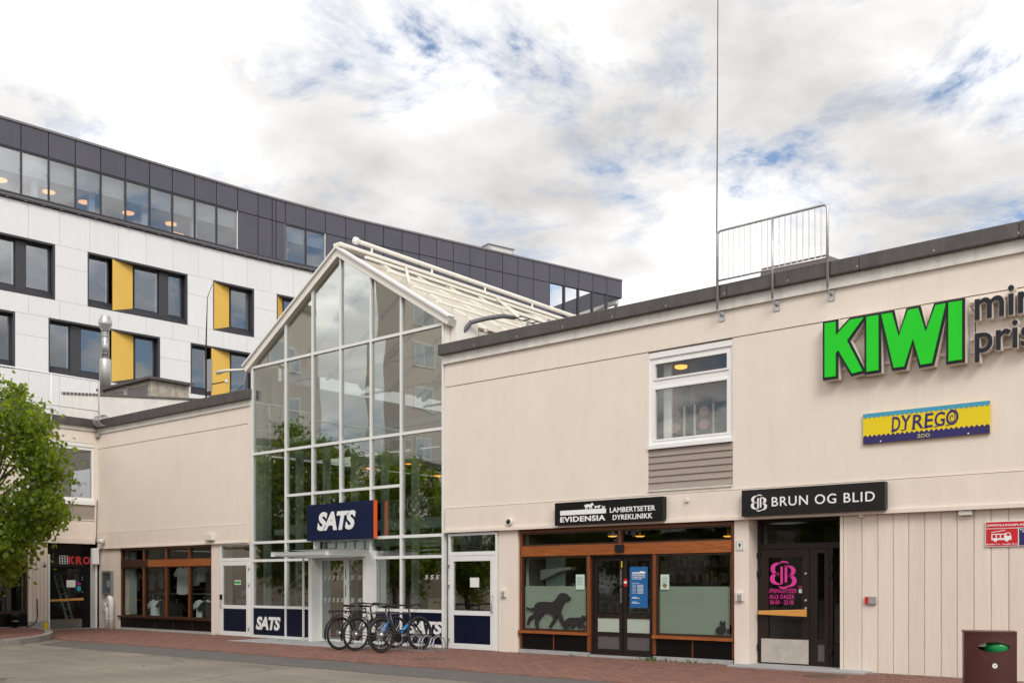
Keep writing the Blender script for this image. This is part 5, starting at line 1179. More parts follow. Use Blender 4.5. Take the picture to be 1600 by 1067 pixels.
# fire lane sign
fs = thing('fire_lane_sign', 'red and white fire engine parking sign with a small navy field on the boarded wall', 'sign', (-3.8, .0, 2.0))
X0, X1, z0, z1 = fx(1539, 0), fx(1539, 0)+.92, fz(1539, 854, 0), fz(1539, 814.5, 0); FY = .012; h = z1-z0
bx('plate', INKW, fs, X0, X1, FY-.0, .029, z0, z1, bevel=.004)
bx('red_field', RED, fs, X0+.012, X1-.012, FY-.003, FY-.0005, z1-h*.27, z1-.012); rf = bx('red_field', RED, fs, X0+.012, X0+.46, FY-.003, FY-.0005, z0+.012, z1-h*.30); nf = bx('navy_field', SIGNN, fs, X0+.475, X1-.012, FY-.003, FY-.0005, z0+.012, z1-h*.30)
TF = FRONT(FY-.0035)
text('OPPSTILLINGSPLASS BRANNBIL', X0+.022, X1-.03, z1-h*.20, z1-h*.12, TF, INKW, fs, .001, offset=.025); text('Bredde 7 m - Lengde 12 m', X0+.022, X0+.45, z0+.022, z0+.05, TF, INKW, fs, .001, offset=.02)
ex, ez = X0+.09, z0+.10
MB().prism([(ex, ez), (ex, ez+.095), (ex+.20, ez+.095), (ex+.20, ez+.11), (ex+.26, ez+.11), (ex+.28, ez+.05), (ex+.28, ez)], FY-.006, FY-.0036).build('engine_emblem', INKW, fs)
for k in range(3): bx('emblem_shutter', RED, fs, ex+.015+k*.06, ex+.06+k*.06, FY-.0075, FY-.0062, ez+.03, ez+.082)
bx('emblem_window', RED, fs, ex+.212, ex+.258, FY-.0075, FY-.0062, ez+.06, ez+.10)
for xx in (.055, .215): MB().lathe([(.026, 0), (.026, -.004)], (ex+xx, FY-.0036, ez), 14, 'y').build('emblem_wheel', INKW, fs)
MB().tube([(ex, FY-.005, ez+.115), (ex+.20, FY-.005, ez+.145)], .006, 4).build('emblem_ladder', INKW, fs)
MB().torus((X0+.69, FY-.005, z0+.10), .075, .012, 24, 6, 'y').build('ban_ring', INKW, fs); MB().tube([(X0+.64, FY-.005, z0+.15), (X0+.74, FY-.005, z0+.05)], .010, 4).build('ban_bar', INKW, fs)
text('PARKERING', X0+.49, X1-.03, z1-h*.39, z1-h*.33, TF, INKW, fs, .001, offset=.02); text('FORBUDT', X0+.52, X1-.06, z1-h*.47, z1-h*.41, TF, INKW, fs, .001, offset=.02)
# house numbers
def number(body, to, u, v, w, h, label, loc):
    o = thing('number_plate', label, 'number plate', loc); p = [(u-w/2, v-h/2), (u+w/2, v-h/2), (u+w/2, v+h/2), (u-w/2, v+h/2)]
    MB().prism(p, 0, .012, to).build('plate', PAPER, o); MB().prism([(a_+(u-a_)*.12, b_+(v-b_)*.1) for a_, b_ in p], .012, .0128, to).build('border', INK, o); MB().prism([(a_+(u-a_)*.2, b_+(v-b_)*.17) for a_, b_ in p], .0128, .0136, to).build('field', PAPER, o)
    text(body, u-w*.17, u+w*.17, v-h*.27, v+h*.27, lambda a_, b_, c_: to(a_, b_, .0136+c_), INK, o, .002, offset=.04)
number('9', FRONT(.014), fx(1155.5), fz(1155.5, 852), .15, .17, 'white house number nine plate on the pier beside the clinic', (fx(1155), 0, 2.1)); number('3', WING(LWX+.001), sy(68.3, LWX), sz(68.3, 881, LWX), .155, .17, 'white house number three plate on the pier beside the pub door', (LWX, sy(68, LWX), 2.1))

for px, lab in ((957, 'left'), (1000, 'middle'), (1138, 'right')):
    o = MB().lathe([(.10, 0), (.09, -.012), (.05, -.02)], (fx(px, 1.2), 1.2, fz(px, 837, 1.2)), 16).build('ceiling_lamp', LAMPS); tag(o, '%s warm round ceiling lamp behind the clinic top lights' % lab, 'lamp'); bx('bracket', INWALL, o, fx(px, 1.2)-.02, fx(px, 1.2)+.02, 1.18, 1.22, fz(px, 836, 1.2), 2.72)
# ================================================================== ROOF FITTINGS
gr = thing('roof_guard', 'galvanised vertical-bar guard rail standing on the roof edge of the right building', 'railing', (-7.7, -.17, 6.4))
GYY = -.19; xa, xm_, xb = fx(1121, GYY), fx(1207, GYY), fx(1293, GYY)
MB().tube([(xa, GYY, 6.42), (xa, GYY, 7.76), (xa+.02, GYY, 7.80), (xa+.06, GYY, 7.82), (xb-.06, GYY, 7.82), (xb-.02, GYY, 7.80), (xb, GYY, 7.76), (xb, GYY, 6.42)], .024, 8).build('top_rail', STEEL, gr, smooth=True)
MB().tube([(xa, GYY, 6.93), (xb, GYY, 6.93)], .019, 8).build('bottom_rail', STEEL, gr, smooth=True); MB().tube([(xm_, GYY, 6.42), (xm_, GYY, 7.82)], .022, 8).build('post', STEEL, gr, smooth=True)
n = 19; f0 = None
for k in range(1, n):
    x = xa+(xb-xa)*k/n
    if f0 is None: f0 = MB().tube([(0, GYY, 6.93), (0, GYY, 7.81)],   .0095, 6).build('baluster', STEEL, gr); f0.location = (x, 0, 0)
    elif abs(x-xm_) > .03: linked(f0, gr, (x, 0, 0))
for x in (xa, xm_, xb): MB().tube([(x, GYY, 6.45), (x, GYY+.02, 6.38), (x, -.02, 6.33)], .022, 6).build('bracket', STEEL, gr, smooth=True); bx('foot_plate', STEEL, gr, x-.055, x+.055, -.03, -.013, 6.24, 6.42)
o = MB().tube([(-8.70, -.13, 6.9), (-8.70, -.13, 7.9), (-8.688, -.13, 9.6), (-8.68, -.13, 11.5), (-8.66, -.13, 16)], [.016, .013, .011, .009, .005], 6).build('whip_antenna', RUST); tag(o, 'tall thin rusty whip antenna rising from the roof guard rail', 'antenna')
hb = thing('roof_hatch', 'dark sheet-metal roof hatch behind the guard rail', 'roof hatch', (-7.6, 2, 6.6))
ha, hbx = fx(1187, 1.6), fx(1291, 1.6); bx('curb', COPING, hb, ha+.06, hbx-.06, 1.66, 2.6, 6.58, 7.35); MB().hexa([(ha, 1.6, 7.36), (hbx, 1.6, 7.36), (hbx, 2.7, 7.36), (ha, 2.7, 7.36), (ha+.02, 1.62, 7.60), (hbx-.02, 1.62, 7.60), (hbx-.02, 2.7, 7.72), (ha+.02, 2.7, 7.72)]).build('lid', mat('hatch_sheet', (.16, .14, .135), .45, metal=.3, var=.1), hb)
# bent hose and cable ladder on the roof next to the hall
ho = MB().tube([(fx(716, .4), .4, 6.80), (fx(717, .4), .4, 7.0), (fx(722, .4), .45, 7.25), (fx(733, .5), .55, 7.45), (fx(750, .6), .8, 7.55), (fx(768, .8), 1.2, 7.66), (fx(782, 1.2), 1.7, 7.74)], .055, 8).build('cable_duct', mat('duct_grey', (.13, .13, .14), .6), None, smooth=True); tag(ho, 'grey bent cable duct curving over the roof edge beside the glass hall', 'duct')
cl_ = thing('cable_ladder', 'dark cable ladder lying along the glass hall roof', 'cable ladder', (-14.9, 1.8, 7.6))
for dx_ in (0, .22): MB().tube([(-14.95+dx_, 1.6, 7.72), (-14.95+dx_, 9.5, 7.72)], .018, 5).build('side_rail', STEEL, cl_)
for k in range(26): MB().tube([(-14.95, 1.7+k*.3, 7.72), (-14.73, 1.7+k*.3, 7.72)], .014, 5).build('rung', BLACK, cl_)
for yy in (2.0, 5.0, 8.5): bx('stand', STEEL, cl_, -14.87, -14.81, yy, yy+.06, 6.57, 7.70)
# stair-light vent and steel flue on the left
vx = thing('vent_housing', 'weathered grey ventilation housing with louvres on the left roof', 'vent', (-33.5, 3.2, 7))
def lp(px, py, Y): return (fx(px, Y), fz(px, py, Y))
VYY = 3.6; a, b = fx(160, VYY), fx(236, VYY); zt = fz(200, 602, VYY); zb = fz(200, 622, VYY)-.6
GREYW = mat('weathered_render', (.44, .40, .34), .85, var=.3, vscale=7, stain=.3)
bx('housing', GREYW, vx, a, b, VYY, VYY+1.6, zb, zt); bx('lid', COPING, vx, a-.18, b+.18, VYY-.18, VYY+1.7, zt+.002, zt+.10)
for u0, u1 in ((a+.12, (a+b)/2-.06), ((a+b)/2+.06, b-.12)):
    f_ = MB(); frame(f_, u0, u1, zt-.62, zt-.10, .06, VYY-.03, VYY+.0); f_.build('louvre_frame', GREYW, vx)
    for k in range(5): bx('louvre_slat', ZINC, vx, u0+.06, u1-.06, VYY-.02, VYY-.002, zt-.55+k*.08, zt-.50+k*.08)
fl = thing('steel_flue', 'shiny galvanised flue pipe with a flared cowl on the vent housing', 'flue', (fx(164.5, VYY+.6), VYY+.6, zt+.1))
FX, FYY = fx(164.5, VYY+.6), VYY+.6; zf = lambda py: fz(164.5, py, VYY+.6); u = 36.0/1555
r_ = lambda w: w/2*u
MB().lathe([(r_(20), zt+.10), (r_(20), zf(563)), (r_(18), zf(561))], (FX, FYY, 0), 20).build('base_sleeve', STEEL, fl, smooth=True)
MB().lathe([(r_(13.5), zf(562)), (r_(13.5), zf(519))], (FX, FYY, 0), 20).build('pipe', STEELB, fl, smooth=True)
for py in (553, 544, 535, 526): MB().torus((FX, FYY, zf(py)), r_(13.8), .012, 20, 6, 'z').build('pipe_seam', STEEL, fl)
MB().lathe([(r_(13), zf(518)), (r_(23), zf(507)), (r_(23), zf(504)), (r_(16), zf(495)), (r_(14), zf(494))], (FX, FYY, 0), 24).build('cowl', STEEL, fl)
# antenna mast and lamp arm at the left shoulder of the hall
am = thing('aerial_mast', 'thin dark aerial mast with side arms on the left roof', 'antenna', (fx(322, .8), .8, 6.6))
ax = fx(322, .8); MB().tube([(ax, .8, 6.6), (ax, .8, fz(322, 540, .8)), (fx(324, .8), .8, fz(324, 465, .8)), (fx(332, .8), .8, fz(332, 444, .8))], [.03, .025, .012, .008], 6).build('mast', BLACK, am)
MB().tube([(fx(332, .8), .8, fz(332, 600, .8)), (fx(354, .8), .8, fz(354, 596, .8))], .018, 6).build('arm', BLACK, am); MB().lathe([(.05, -.05), (.06, 0), (.05, .05)], (fx(354, .8), .8, fz(354, 596, .8)), 10).build('insulator', PLASTICW, am)
bx('panel_aerial', PLASTICG, am, fx(326, .8), fx(331, .8), .74, .82, fz(328, 612, .8), fz(328, 562, .8))
la = thing('lamp_arm', 'pale lamp arm with cable at the left shoulder of the glass hall', 'lamp arm', (fx(380, .3), .3, 6.8))
MB().tube([(fx(349, .3), .1, fz(349, 584, .3)), (fx(362, .3), .1, fz(362, 581, .3)), (fx(385, .3), .3, fz(385, 577, .3))], [.06, .045, .03], 8).build('arm', PLASTICW, la, smooth=True); MB().tube([(fx(385, .3), .3, fz(385, 580, .3)), (fx(381, .3), .3, fz(381, 600, .3)), (fx(370, .3), .3, fz(370, 609, .3)), (fx(358, .3), .3, fz(358, 611, .3))], .02, 6).build('cable', STEEL, la)
co = thing('cable_coil', 'loops of grey cable hanging at the inner roof corner', 'cable', (LWX+.3, -.05, 6.5))
for k in range(4): MB().torus((LWX+.35+k*.12, -.17, 6.72), .17, .018, 20, 6, 'x').build('loop', PLASTICG, co)

# ================================================================== WALL FITTINGS
def camera_dome(loc, label, side):
    o = thing('dome_camera', label, 'security camera', loc); x, y, z = loc
    if side == 'y': MB().lathe([(.075, 0), (.085, -.03), (.075, -.06)], loc, 18, 'y').build('housing', PLASTICW, o, smooth=True); MB().lathe([(.05, -.06), (.042, -.085), (.02, -.10), (.004, -.105)], loc, 14, 'y').build('lens', BLACK, o, smooth=True)
    else: MB().lathe([(.06, .06), (.10, .03), (.10, -.05), (.06, -.10)], loc, 16, 'z').build('housing', PLASTICW, o, smooth=True); MB().tube([(x-.1, y, z), (x-.02, y+.05, z+.05)], .02, 6).build('bracket', BLACK, o)
camera_dome((fx(797, -.04), -.036, fz(797, 815)), 'round white dome camera under the ledge left of the clinic', 'y')
camera_dome((fx(160, -.1), -.15, fz(160, 845)), 'white camera on a black bracket in the corner above the pub door', 'z')
def plate(name, label, cat, x, z, w, h, d, m, y=.014):
    o = thing(name, label, cat, (x, y, z)); bx('case', m, o, x-w/2, x+w/2, y-d, y-.001, z-h/2, z+h/2, bevel=.01); return o
q = plate('key_box', 'grey door key box on the pier left of the clinic', 'key box', fx(787), 1.27, .13, .17, .05, PLASTICW); bx('button_face', PLASTICG, q, fx(787)-.025, fx(787)+.045, -.045, -.037, 1.20, 1.31)
q = plate('key_box', 'grey door key box on the pier left of the brown door', 'key box', fx(1156), 1.25, .15, .17, .05, PLASTICW); bx('button_face', PLASTICG, q, fx(1156)-.03, fx(1156)+.05, -.045, -.037, 1.18, 1.29)
plate('wall_sensor', 'small cream sensor on the ledge between the two black signs', 'sensor', fx(1076), 3.03, .07, .07, .05, PLASTICW, -.036)
plate('wall_light', 'small cream wall light under the ledge above the boarded wall', 'wall light', fx(1508, -.03), 2.58, .20, .075, .07, PLASTICW, .029)
plate('wall_light', 'cream box light on the wall above the left white door', 'wall light', fx(332), 2.79, .36, .17, .12, PLASTICW, -.031)
plate('wall_light', 'tiny cream fitting under the ledge right of the anthracite sign', 'wall light', fx(1346), 2.60, .08, .05, .06, PLASTICW, .029)
q = plate('fire_key_box', 'small grey plate with a red mark on the boarded wall beside the door', 'key box', fx(1360), 1.21, .19, .13, .035, PLASTICG, .029); bx('red_mark', RED, q, fx(1360)-.09, fx(1360)-.03, -.0085, -.006, 1.155, 1.265)
q = thing('notice_case', 'grey framed notice case on the white pier right of the pub door', 'notice case', (fx(168), 0, 1.3)); f_ = MB(); a, b, c, d = fx(161.5), fx(176), fz(168, 928), fz(168, 891.5); frame(f_, a, b, c, d, .06, -.06, .029); f_.build('frame', mat('case_grey', (.22, .22, .21), .5), q); bx('backing', mat('case_paper', (.42, .42, .40), .7, var=.2, vscale=10), q, a+.06, b-.06, .0, .028, c+.06, d-.06); bx('pane', GLASSF, q, a+.06, b-.06, -.045, -.037, c+.06, d-.06)
q = thing('vent_pipes', 'pair of white bent vent pipes rising at the foot of the pier', 'pipe', (fx(171), -.1, 0))
for x, h, r in ((fx(174, -.12), 1.02, .085), (fx(168.5, -.12)-.02, .80, .065)):
    MB().tube([(x, -.13, 0), (x, -.13, h-.12), (x-.03, -.13, h-.03), (x-.10, -.12, h), (x-.17, -.11, h-.04), (x-.19, -.10, h-.14), (x-.19, -.10, h-.26)], r, 10).build('pipe', WHITE, q, smooth=True); MB().torus((x, -.13, .35), r, .012, 16, 6, 'z').build('collar', WHITE, q)
q = thing('corner_box', 'white cable box hanging in the corner over the pub door', 'cable box', (LWX+.1, -.12, 2.4)); bx('case', WHITE, q, LWX+.02, LWX+.16, -.26, -.04, 2.10, 2.62, bevel=.01); MB().tube([(LWX+.12, -.12, 2.62), (LWX+.14, -.15, 2.8), (LWX+.10, -.10, 3.1), (LWX+.06, -.06, 4.2)], .012, 5).build('cable', BLACK, q)
q = thing('hose_pipe', 'black cable bending down the pub pier to the ground', 'cable', (LWX+.08, -1.95, .3)); MB().tube([(LWX+.05, -2.0, 1.0), (LWX+.08, -2.0, .45), (LWX+.15, -2.08, .28), (LWX+.3, -2.3, .18), (LWX+.35, -2.45, .14)], .016, 6).build('cable', BLACK, q)
q = thing('drain_stub', 'black capped drain stub with a steel band below the pub window', 'pipe', (LWX+.2, -2.75, .13)); MB().lathe([(.09, .13), (.09, .46), (.12, .47), (.12, .53), (.05, .55)], (LWX+.22, -2.75, 0), 14).build('pipe', BLACK, q, smooth=True); MB().torus((LWX+.22, -2.75, .33), .095, .012, 16, 6, 'z').build('band', STEEL, q)
o = MB().box(LWX+.10, LWX+.13, -1.83, -1.70, .0, .25).build('yellow_marker', SIGNY, None, bevel=.006); tag(o, 'small yellow marker plate at the foot of the pub pier', 'marker')
# chairs upstairs
for px, lab in ((1053, 'left'), (1098, 'right')):
    X = fx(px, .62); c = thing('dining_chair', '%s chair with pale wooden back seen through the upstairs window' % lab, 'chair', (X, .85, 3.86), .12)
    PW = mat('birch', (.66, .52, .33), .5); U = mat('chair_fabric', (.45, .26, .18), .8, var=.15)
    for sx in (-.19, .19): MB().box(sx-.02, sx+.02, -.24, -.20, 0, 1.06).build('back_post', PW, c, local=True, bevel=.006); MB().box(sx-.02, sx+.02, .20, .24, 0, .43).build('leg', PW, c, local=True)
    MB().box(-.22, .22, -.22, .25, .42, .49).build('seat', U, c, local=True, bevel=.02)
    for zz in (.92, .66): MB().lathe([(.095, -.02), (.10, 0), (.095, .02)], (0, -.22, zz), 18, 'y').build('back_pad', U, c, local=True)
for (px, py, Y, r, lab) in ((1064, 574, 1.4, .13, 'oval warm ceiling lamp in the top light of the upstairs window'), (1053, 609, 2.2, .06, 'tiny warm lamp deep inside the upstairs window')):
    o = MB().lathe([(r, 0), (r*.95, -.04), (r*.5, -.06)], (fx(px, Y), Y, fz(px, py, Y)+.03), 16).build('ceiling_lamp', LAMPS); tag(o, lab, 'lamp'); o2 = MB().tube([(fx(px, Y), Y, fz(px, py, Y)+.03), (fx(px, Y), Y, 6.3)], .008, 5).build('cord', BLACK, o)

# ================================================================== BICYCLES, RACK, BIN
def wheel(root, y, fat, m_tyre):
    R = .345; t = MB().torus((0, y, R+fat), R, fat, 40, 8, 'x').build('wheel', m_tyre, root, local=True, smooth=True)
    MB().torus((0, y, R+fat), R-fat-.008, .014, 40, 6, 'x').build('rim', BLACK, t, local=True, smooth=True)
    sp = MB()
    for k in range(24):
        a = k*2*math.pi/24; sp.tube([((-.03 if k % 2 else .03), y+.02*math.cos(a+1), R+fat+.02*math.sin(a+1)), (0, y+(R-fat-.01)*math.cos(a), R+fat+(R-fat-.01)*math.sin(a))], .0022, 3, cap=False)
    sp.build('spokes', STEEL, t, local=True); MB().lathe([(.018, -.06), (.03, -.03), (.03, .03), (.018, .06)], (0, y, R+fat), 12, 'x').build('hub', STEELB, t, local=True)
    return R+fat
def bicycle(x, y, rz, lean, label, cf, accents, city):
    t = thing('bicycle', label, 'bicycle', (x, y, .022), rz, 'bicycles in the rack'); t.rotation_euler = (0, lean, rz)
    fat = .021 if city else .029
    h = wheel(t, 0, fat, RUBBER); wheel(t, 1.10, fat, RUBBER)
    bb_ = Vector((0, .44, .29)); seat = Vector((0, .26, .82)); hd0, hd1 = Vector((0, .86, .66)), Vector((0, .82, .84)); rh, fh = Vector((0, 0, h)), Vector((0, 1.10, h))
    f = MB(); f.tube([bb_, hd0], .030 if not city else .028, 8); f.tube([seat, hd1-Vector((0, -.005, .03))], .020, 8); f.tube([bb_, seat], .019, 8); f.tube([hd0, hd1], .025, 8)
    for s in (-.05, .05):
        f.tube([bb_+Vector((s*.4, 0, 0)), rh+Vector((s, 0, 0))], .011, 6); f.tube([seat+Vector((s*.3, 0, -.06)), rh+Vector((s, 0, 0))], .010, 6)
    fr = f.build('frame', cf, t, local=True, smooth=True)
    if accents:
        MB().tube([bb_.lerp(hd0, .30), bb_.lerp(hd0, .75)], .0318, 8).build('decal', accents, fr, local=True, smooth=True)
        for s in (-.05, .05): MB().tube([(seat+Vector((s*.3, 0, -.06))).lerp(rh+Vector((s, 0, 0)), .25), (seat+Vector((s*.3, 0, -.06))).lerp(rh+Vector((s, 0, 0)), .8)], .0112, 6).build('decal', accents, fr, local=True)
    fk = MB(); fk.tube([hd0, hd0+Vector((0, .02, -.04))], .03, 8)
    for s in (-.06, .06): fk.tube([hd0+Vector((s, .015, -.02)), hd0.lerp(fh, .45)+Vector((s, 0, 0)), fh+Vector((s, 0, 0))], [.019, .017, .014], 8)
    fk.build('fork', BLACK, t, local=True, smooth=True)
    MB().tube([hd1, hd1+Vector((0, -.02, .10)), hd1+Vector((0, .05, .14))], .017, 8).build('stem', BLACK, t, local=True, smooth=True)
    hb_ = hd1+Vector((0, .05, .14)); MB().tube([hb_+Vector((-.36, -.06 if not city else -.14, .02)), hb_+Vector((-.12, 0, .02)), hb_, hb_+Vector((.12, 0, .02)), hb_+Vector((.36, -.06 if not city else -.14, .02))], .014, 8).build('handlebar', BLACK, t, local=True, smooth=True)
    for s in (-1, 1):
        MB().tube([hb_+Vector((s*.25, -.03, .02)), hb_+Vector((s*.37, -.06 if not city else -.145, .02))], .019, 8).build('grip', RUBBER, t, local=True, smooth=True); MB().tube([hb_+Vector((s*.22, -.0, .0)), hb_+Vector((s*.30, .05, -.03))], .008, 5).build('brake_lever', BLACK, t, local=True)
    for s in (-1, 1): MB().tube([hb_+Vector((s*.24, .02, .01)), hb_+Vector((s*.14, .16, .03)), hb_+Vector((s*.03, .13, -.10)), hd0+Vector((s*.02, .04, .0))], .004, 4).build('cable', BLACK, t, local=True)
    MB().tube([seat-Vector((0, -.01, .03)), seat+Vector((0, -.035, .12))], .014, 8).build('seat_post', BLACK, t, local=True)
    sd = seat+Vector((0, -.04, .13)); MB().hexa([sd+Vector((-.07, -.12, 0)), sd+Vector((.07, -.12, 0)), sd+Vector((.018, .15, .0)), sd+Vector((-.018, .15, .0)), sd+Vector((-.065, -.13, .05)), sd+Vector((.065, -.13, .05)), sd+Vector((.015, .15, .035)), sd+Vector((-.015, .15, .035))]).build('saddle', BLACK, t, local=True, bevel=.015)
    MB().lathe([(.10, -.005), (.10, .005)], (.05, bb_.y, bb_.z), 20, 'x').build('chainring', BLACK, t, local=True)
    for s, dz in ((-1, -.17), (1, .17)):
        MB().tube([bb_+Vector((s*.06, 0, 0)), bb_+Vector((s*.08, .04*s, dz))], .011, 6).build('crank', BLACK, t, local=True); MB().box(s*.085, s*.19, bb_.y+.04*s-.035, bb_.y+.04*s+.035, bb_.z+dz-.012, bb_.z+dz+.012).build('pedal', BLACK, t, local=True)
    MB().tube([(.05, bb_.y, bb_.z+.10), (.05, 0, h+.045)], .006, 4).build('chain', RUST, t, local=True); MB().tube([(.05, bb_.y, bb_.z-.10), (.05, 0, h-.045)], .006, 4).build('chain', RUST, t, local=True)
    MB().lathe([(.055, -.012), (.03, .015)], (.05, 0, h), 16, 'x').build('sprocket', STEELB, t, local=True)
    for yy in (0, 1.10): MB().lathe([(.085, -.003), (.085, .003)], (-.045, yy, h), 20, 'x').build('brake_disc', STEELB, t, local=True)
    if city:
        g_ = MB()
        arc = [(0, (.345+.055)*math.cos(a), h+(.345+.055)*math.sin(a)) for a in [math.radians(q_) for q_ in range(20, 205, 12)]]
        for p, q_ in zip(arc[:-1], arc[1:]): g_.hexa([(-.028, p[1], p[2]), (.028, p[1], p[2]), (.028, q_[1], q_[2]), (-.028, q_[1], q_[2]), (-.028, p[1]*1.02, p[2]+.006), (.028, p[1]*1.02, p[2]+.006), (.028, q_[1]*1.02, q_[2]+.006), (-.028, q_[1]*1.02, q_[2]+.006)])
        g_.build('mudguard', BLACK, t, local=True)
        k_ = MB()
        for s in (-.06, .06): k_.tube([(s, -.28, .86), (s, .20, .86)], .008, 5); k_.tube([(s, -.02, .86), (s, 0, h)], .007, 5); k_.tube([(s, -.20, .86), (s, 0, h)], .007, 5)
        for yy in (-.28, -.15, 0, .15): k_.tube([(-.06, yy, .86), (.06, yy, .86)], .007, 5)
        k_.build('luggage_rack', BLACK, t, local=True); MB().lathe([(.022, 0), (.022, -.03)], (0, -.29, .84), 12, 'y').build('rear_lamp', mat('lamp_red', (.16, .006, .008), .3), t, local=True)
        MB().box(-.02, .02, .16, .20, .90, .93).build('reflector', MATS['lamp_red'], t, local=True); MB().tube([bb_+Vector((-.05, -.08, -.03)), bb_+Vector((-.16, -.16, -.28))], .010, 5).build('kick_stand', BLACK, t, local=True)
    return t
DGREY = mat('bike_grey', (.06, .062, .07), .35, metal=.3); BGREY = mat('bike_silver_grey', (.16, .165, .18), .35, metal=.4); BBLK = mat('bike_black', (.018, .018, .02), .3); BBLUE = mat('bike_blue', (.02, .22, .62), .3)
bicycle(-16.95, -1.95, -.08, .06, 'black city bicycle with red lamp and luggage rack, leftmost in the rack', BBLK, None, True)
bicycle(-16.42, -1.95, -.05, .05, 'grey bicycle with mudguard between the other two bicycles', BGREY, None, True)
bicycle(-15.56, -1.98, -.03, -.05, 'dark mountain bicycle with bright blue frame decals, rightmost in the rack', DGREY, BBLUE, False)
rk = thing('bicycle_rack', 'low galvanised hoop rack holding the front wheels of the bicycles', 'bicycle rack', (-15.9, -.85, .02))
for k in range(7):
    x = -17.1+k*.34
    MB().tube([(x, -1.05, .03), (x, -1.06, .18), (x, -1.0, .30), (x, -.86, .36), (x, -.72, .30), (x, -.66, .18), (x, -.67, .03)], .010, 6).build('hoop', STEEL, rk, smooth=True); MB().tube([(x+.09, -1.05, .03), (x+.09, -1.06, .18), (x+.09, -1.0, .30), (x+.09, -.86, .36), (x+.09, -.72, .30), (x+.09, -.66, .18), (x+.09, -.67, .03)], .010, 6).build('hoop', STEEL, rk, smooth=True)
for yy in (-1.06, -.66): bx('base_rail', STEEL, rk, -17.15, -14.95, yy-.02, yy+.02, .022, .05)
# litter bin
bn_ = thing('litter_bin', 'oxblood metal litter bin with an oval slot and a green bag at the right corner', 'litter bin', (-3.17, -3.85, .02), math.radians(19)); bn_.scale = (.92, .92, .965)
def bin_pt(u, z, off=0): a = u*1.0; return (.30*u, -.17-.075*(1-u*u)-off, z)     # bowed front
sh_ = MB(); nseg = 16; HB = .93
us = [-1+2*k/nseg for k in range(nseg+1)]
OU, OZ, RU, RZ = .12, .77, .60, .058                                   # oval slot
z_lo, z_hi = .62, .90
for k in range(nseg):
    u0, u1 = us[k], us[k+1]; sh_.add([bin_pt(u0, .06), bin_pt(u1, .06), bin_pt(u1, z_lo), bin_pt(u0, z_lo)], [(0, 1, 2, 3)]); sh_.add([bin_pt(u0, z_hi), bin_pt(u1, z_hi), bin_pt(u1, HB), bin_pt(u0, HB)], [(0, 1, 2, 3)])
inner, outer, deep = [], [], []
angs = sorted([2*math.pi*k/48 for k in range(48)]+[math.atan2(dz_, du_) % (2*math.pi) for du_ in (1-OU, -1-OU) for dz_ in (z_hi-OZ, z_lo-OZ)]); NA = len(angs)
for k in range(NA):
    a = angs[k]; cu, cz = math.cos(a), math.sin(a); iu, iz = OU+RU*cu, OZ+RZ*cz
    inner.append(bin_pt(iu, iz)); x_, y_, z_ = bin_pt(iu, iz); deep.append((x_, y_+.03, z_))
    tu = ((1-OU) if cu > 0 else (OU+1))/max(1e-6, abs(cu)); tz = ((z_hi-OZ) if cz > 0 else (OZ-z_lo))/max(1e-6, abs(cz)); tt = min(tu, tz); outer.append(bin_pt(max(-1, min(1, OU+tt*cu)), OZ+tt*cz))
o_ = len(sh_.v); sh_.v += inner+outer+deep
for k in range(NA): j = (k+1) % NA; sh_.f += [(o_+k, o_+j, o_+NA+j, o_+NA+k), (o_+k, o_+2*NA+k, o_+2*NA+j, o_+j)]
sh_.box(-.30, -.285, -.168, .17, .06, HB); sh_.box(.285, .30, -.168, .17, .06, HB); sh_.box(-.284, .284, .155, .17, .06, HB)
sh_.build('shell', BIN, bn_, local=True)
tp = [bin_pt(u, 0, .008)[:2] for u in us]+[(.308, .18), (-.308, .18)]
MB().add([(x_, y_, HB) for x_, y_ in tp]+[(x_, y_, HB+.025) for x_, y_ in tp], [tuple(range(len(tp))), tuple(range(2*len(tp)-1, len(tp)-1, -1))]+[(i, (i+1) % len(tp), (i+1) % len(tp)+len(tp), i+len(tp)) for i in range(len(tp))]).build('lid', BIN, bn_, local=True)
MB().box(-.26, .26, -.15, .13, 0, .059).build('foot', BLACK, bn_, local=True)
bg = MB().lathe([(.02, .60), (.16, .66), (.20, .76), (.17, .84), (.06, .86)], (.10, -.02, 0), 16).build('bag', BAGG, bn_, local=True, smooth=True)
MB().hexa([(-.17, -.16, .765), (-.05, -.17, .775), (-.04, -.06, .775), (-.17, -.06, .765), (-.17, -.16, .79), (-.05, -.17, .85), (-.04, -.06, .85), (-.17, -.06, .79)]).build('waste_paper', PAPER, bn_, local=True)
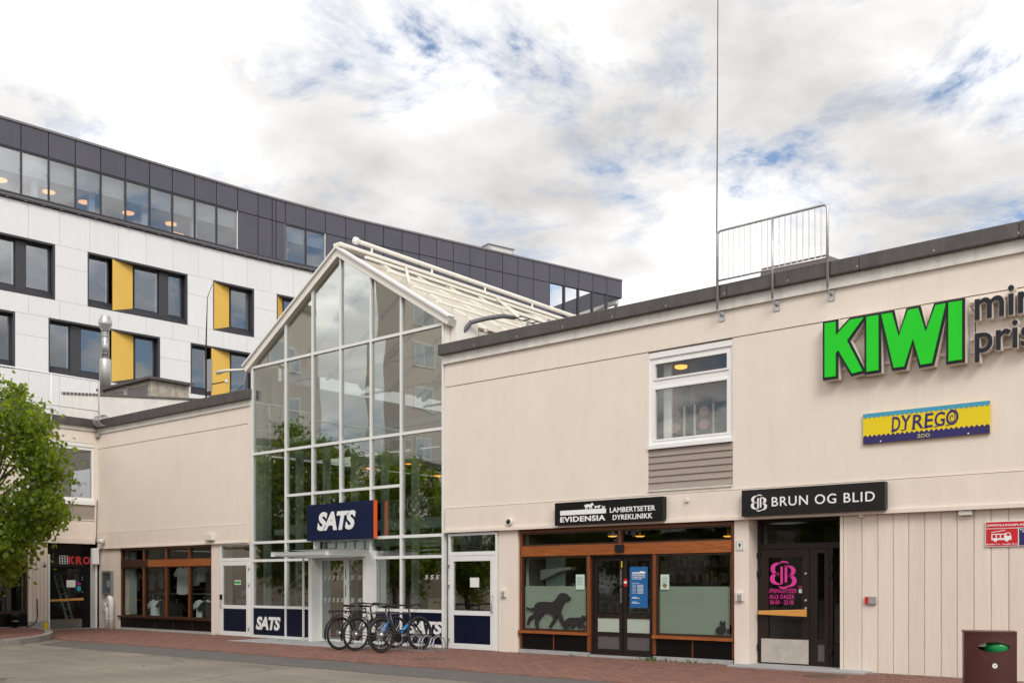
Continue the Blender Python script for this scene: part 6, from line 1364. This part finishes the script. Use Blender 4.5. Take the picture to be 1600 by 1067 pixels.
x_, y_, z_ = bin_pt(.15, .55); st = MB().lathe([(.030, 0), (.030, -.003)], (x_, y_-.001, z_), 18, 'y').build('round_sticker', PAPER, bn_, local=True); text('9', x_-.008, x_+.008, z_-.014, z_+.014, lambda a_, b_, c_: (a_, y_-.0042-c_, b_), INK, bn_, .001, local=True, offset=.03)

# fallen leaves on the paving
fm = MB(); r = random.Random(5)
for k in range(260):
    if k < 150: x, y, z = r.uniform(-30, -4), -abs(r.gauss(0, 1.2))-.05, .025
    else: x, y, z = r.gauss(-25.2, 1.6), r.gauss(-4.8, 1.2), .008
    if y < -3.8: z = .008
    if x < -24 and y < kerb_y(x)+.1: z = .155
    a, l = r.uniform(0, 6.28), r.uniform(.02, .05); c, q = math.cos(a)*l, math.sin(a)*l
    fm.add([(x-c, y-q, z), (x+q*.5, y-c*.5, z+.006), (x+c, y+q, z+.002), (x-q*.5, y+c*.5, z+.008)], [(0, 1, 2, 3)])
o = fm.build('fallen_leaves', mat('dry_leaf', (.20, .13, .035), .8, rnd=.6)); tag(o, 'scattered dry leaves lying on the paving and road edge', 'leaves', kind='stuff')
# ================================================================== WEEDS along the wall foot
wd = MB(); r = random.Random(21)
for (px, n_, sp) in ((895, 8, .05), (1012, 26, .10), (1030, 22, .12), (1055, 14, .15), (1080, 8, .12), (1110, 6, .1), (228, 6, .3), (345, 10, .12), (690, 5, .08)):
    for k in range(n_):
        x = fx(px)+r.gauss(0, sp); y = -.02-abs(r.gauss(0, .05)); hh = r.uniform(.02, .09); a = r.uniform(0, 6.28); w = r.uniform(.006, .016); dx_, dy_ = math.cos(a)*.03, math.sin(a)*.03
        wd.add([(x-w, y, .015), (x+w, y, .015), (x+dx_+w*.6, y+dy_, .015+hh*.7), (x+dx_*1.8, y+dy_*1.8, .015+hh)], [(0, 1, 2, 3)])
for k in range(60):
    a = r.uniform(0, 1); i = 3+int(a*5); p = kp[i]; x = p[0]+r.gauss(.12, .25); y = p[1]+r.gauss(-.05, .2)
    hh = r.uniform(.02, .08); w = .012; wd.add([(x-w, y, .003), (x+w, y, .003), (x+.02, y+.01, hh)], [(0, 1, 2)])
o = wd.build('weeds', LEAFD); tag(o, 'scattered small weeds growing along the wall foot and kerb', 'weeds', kind='stuff')
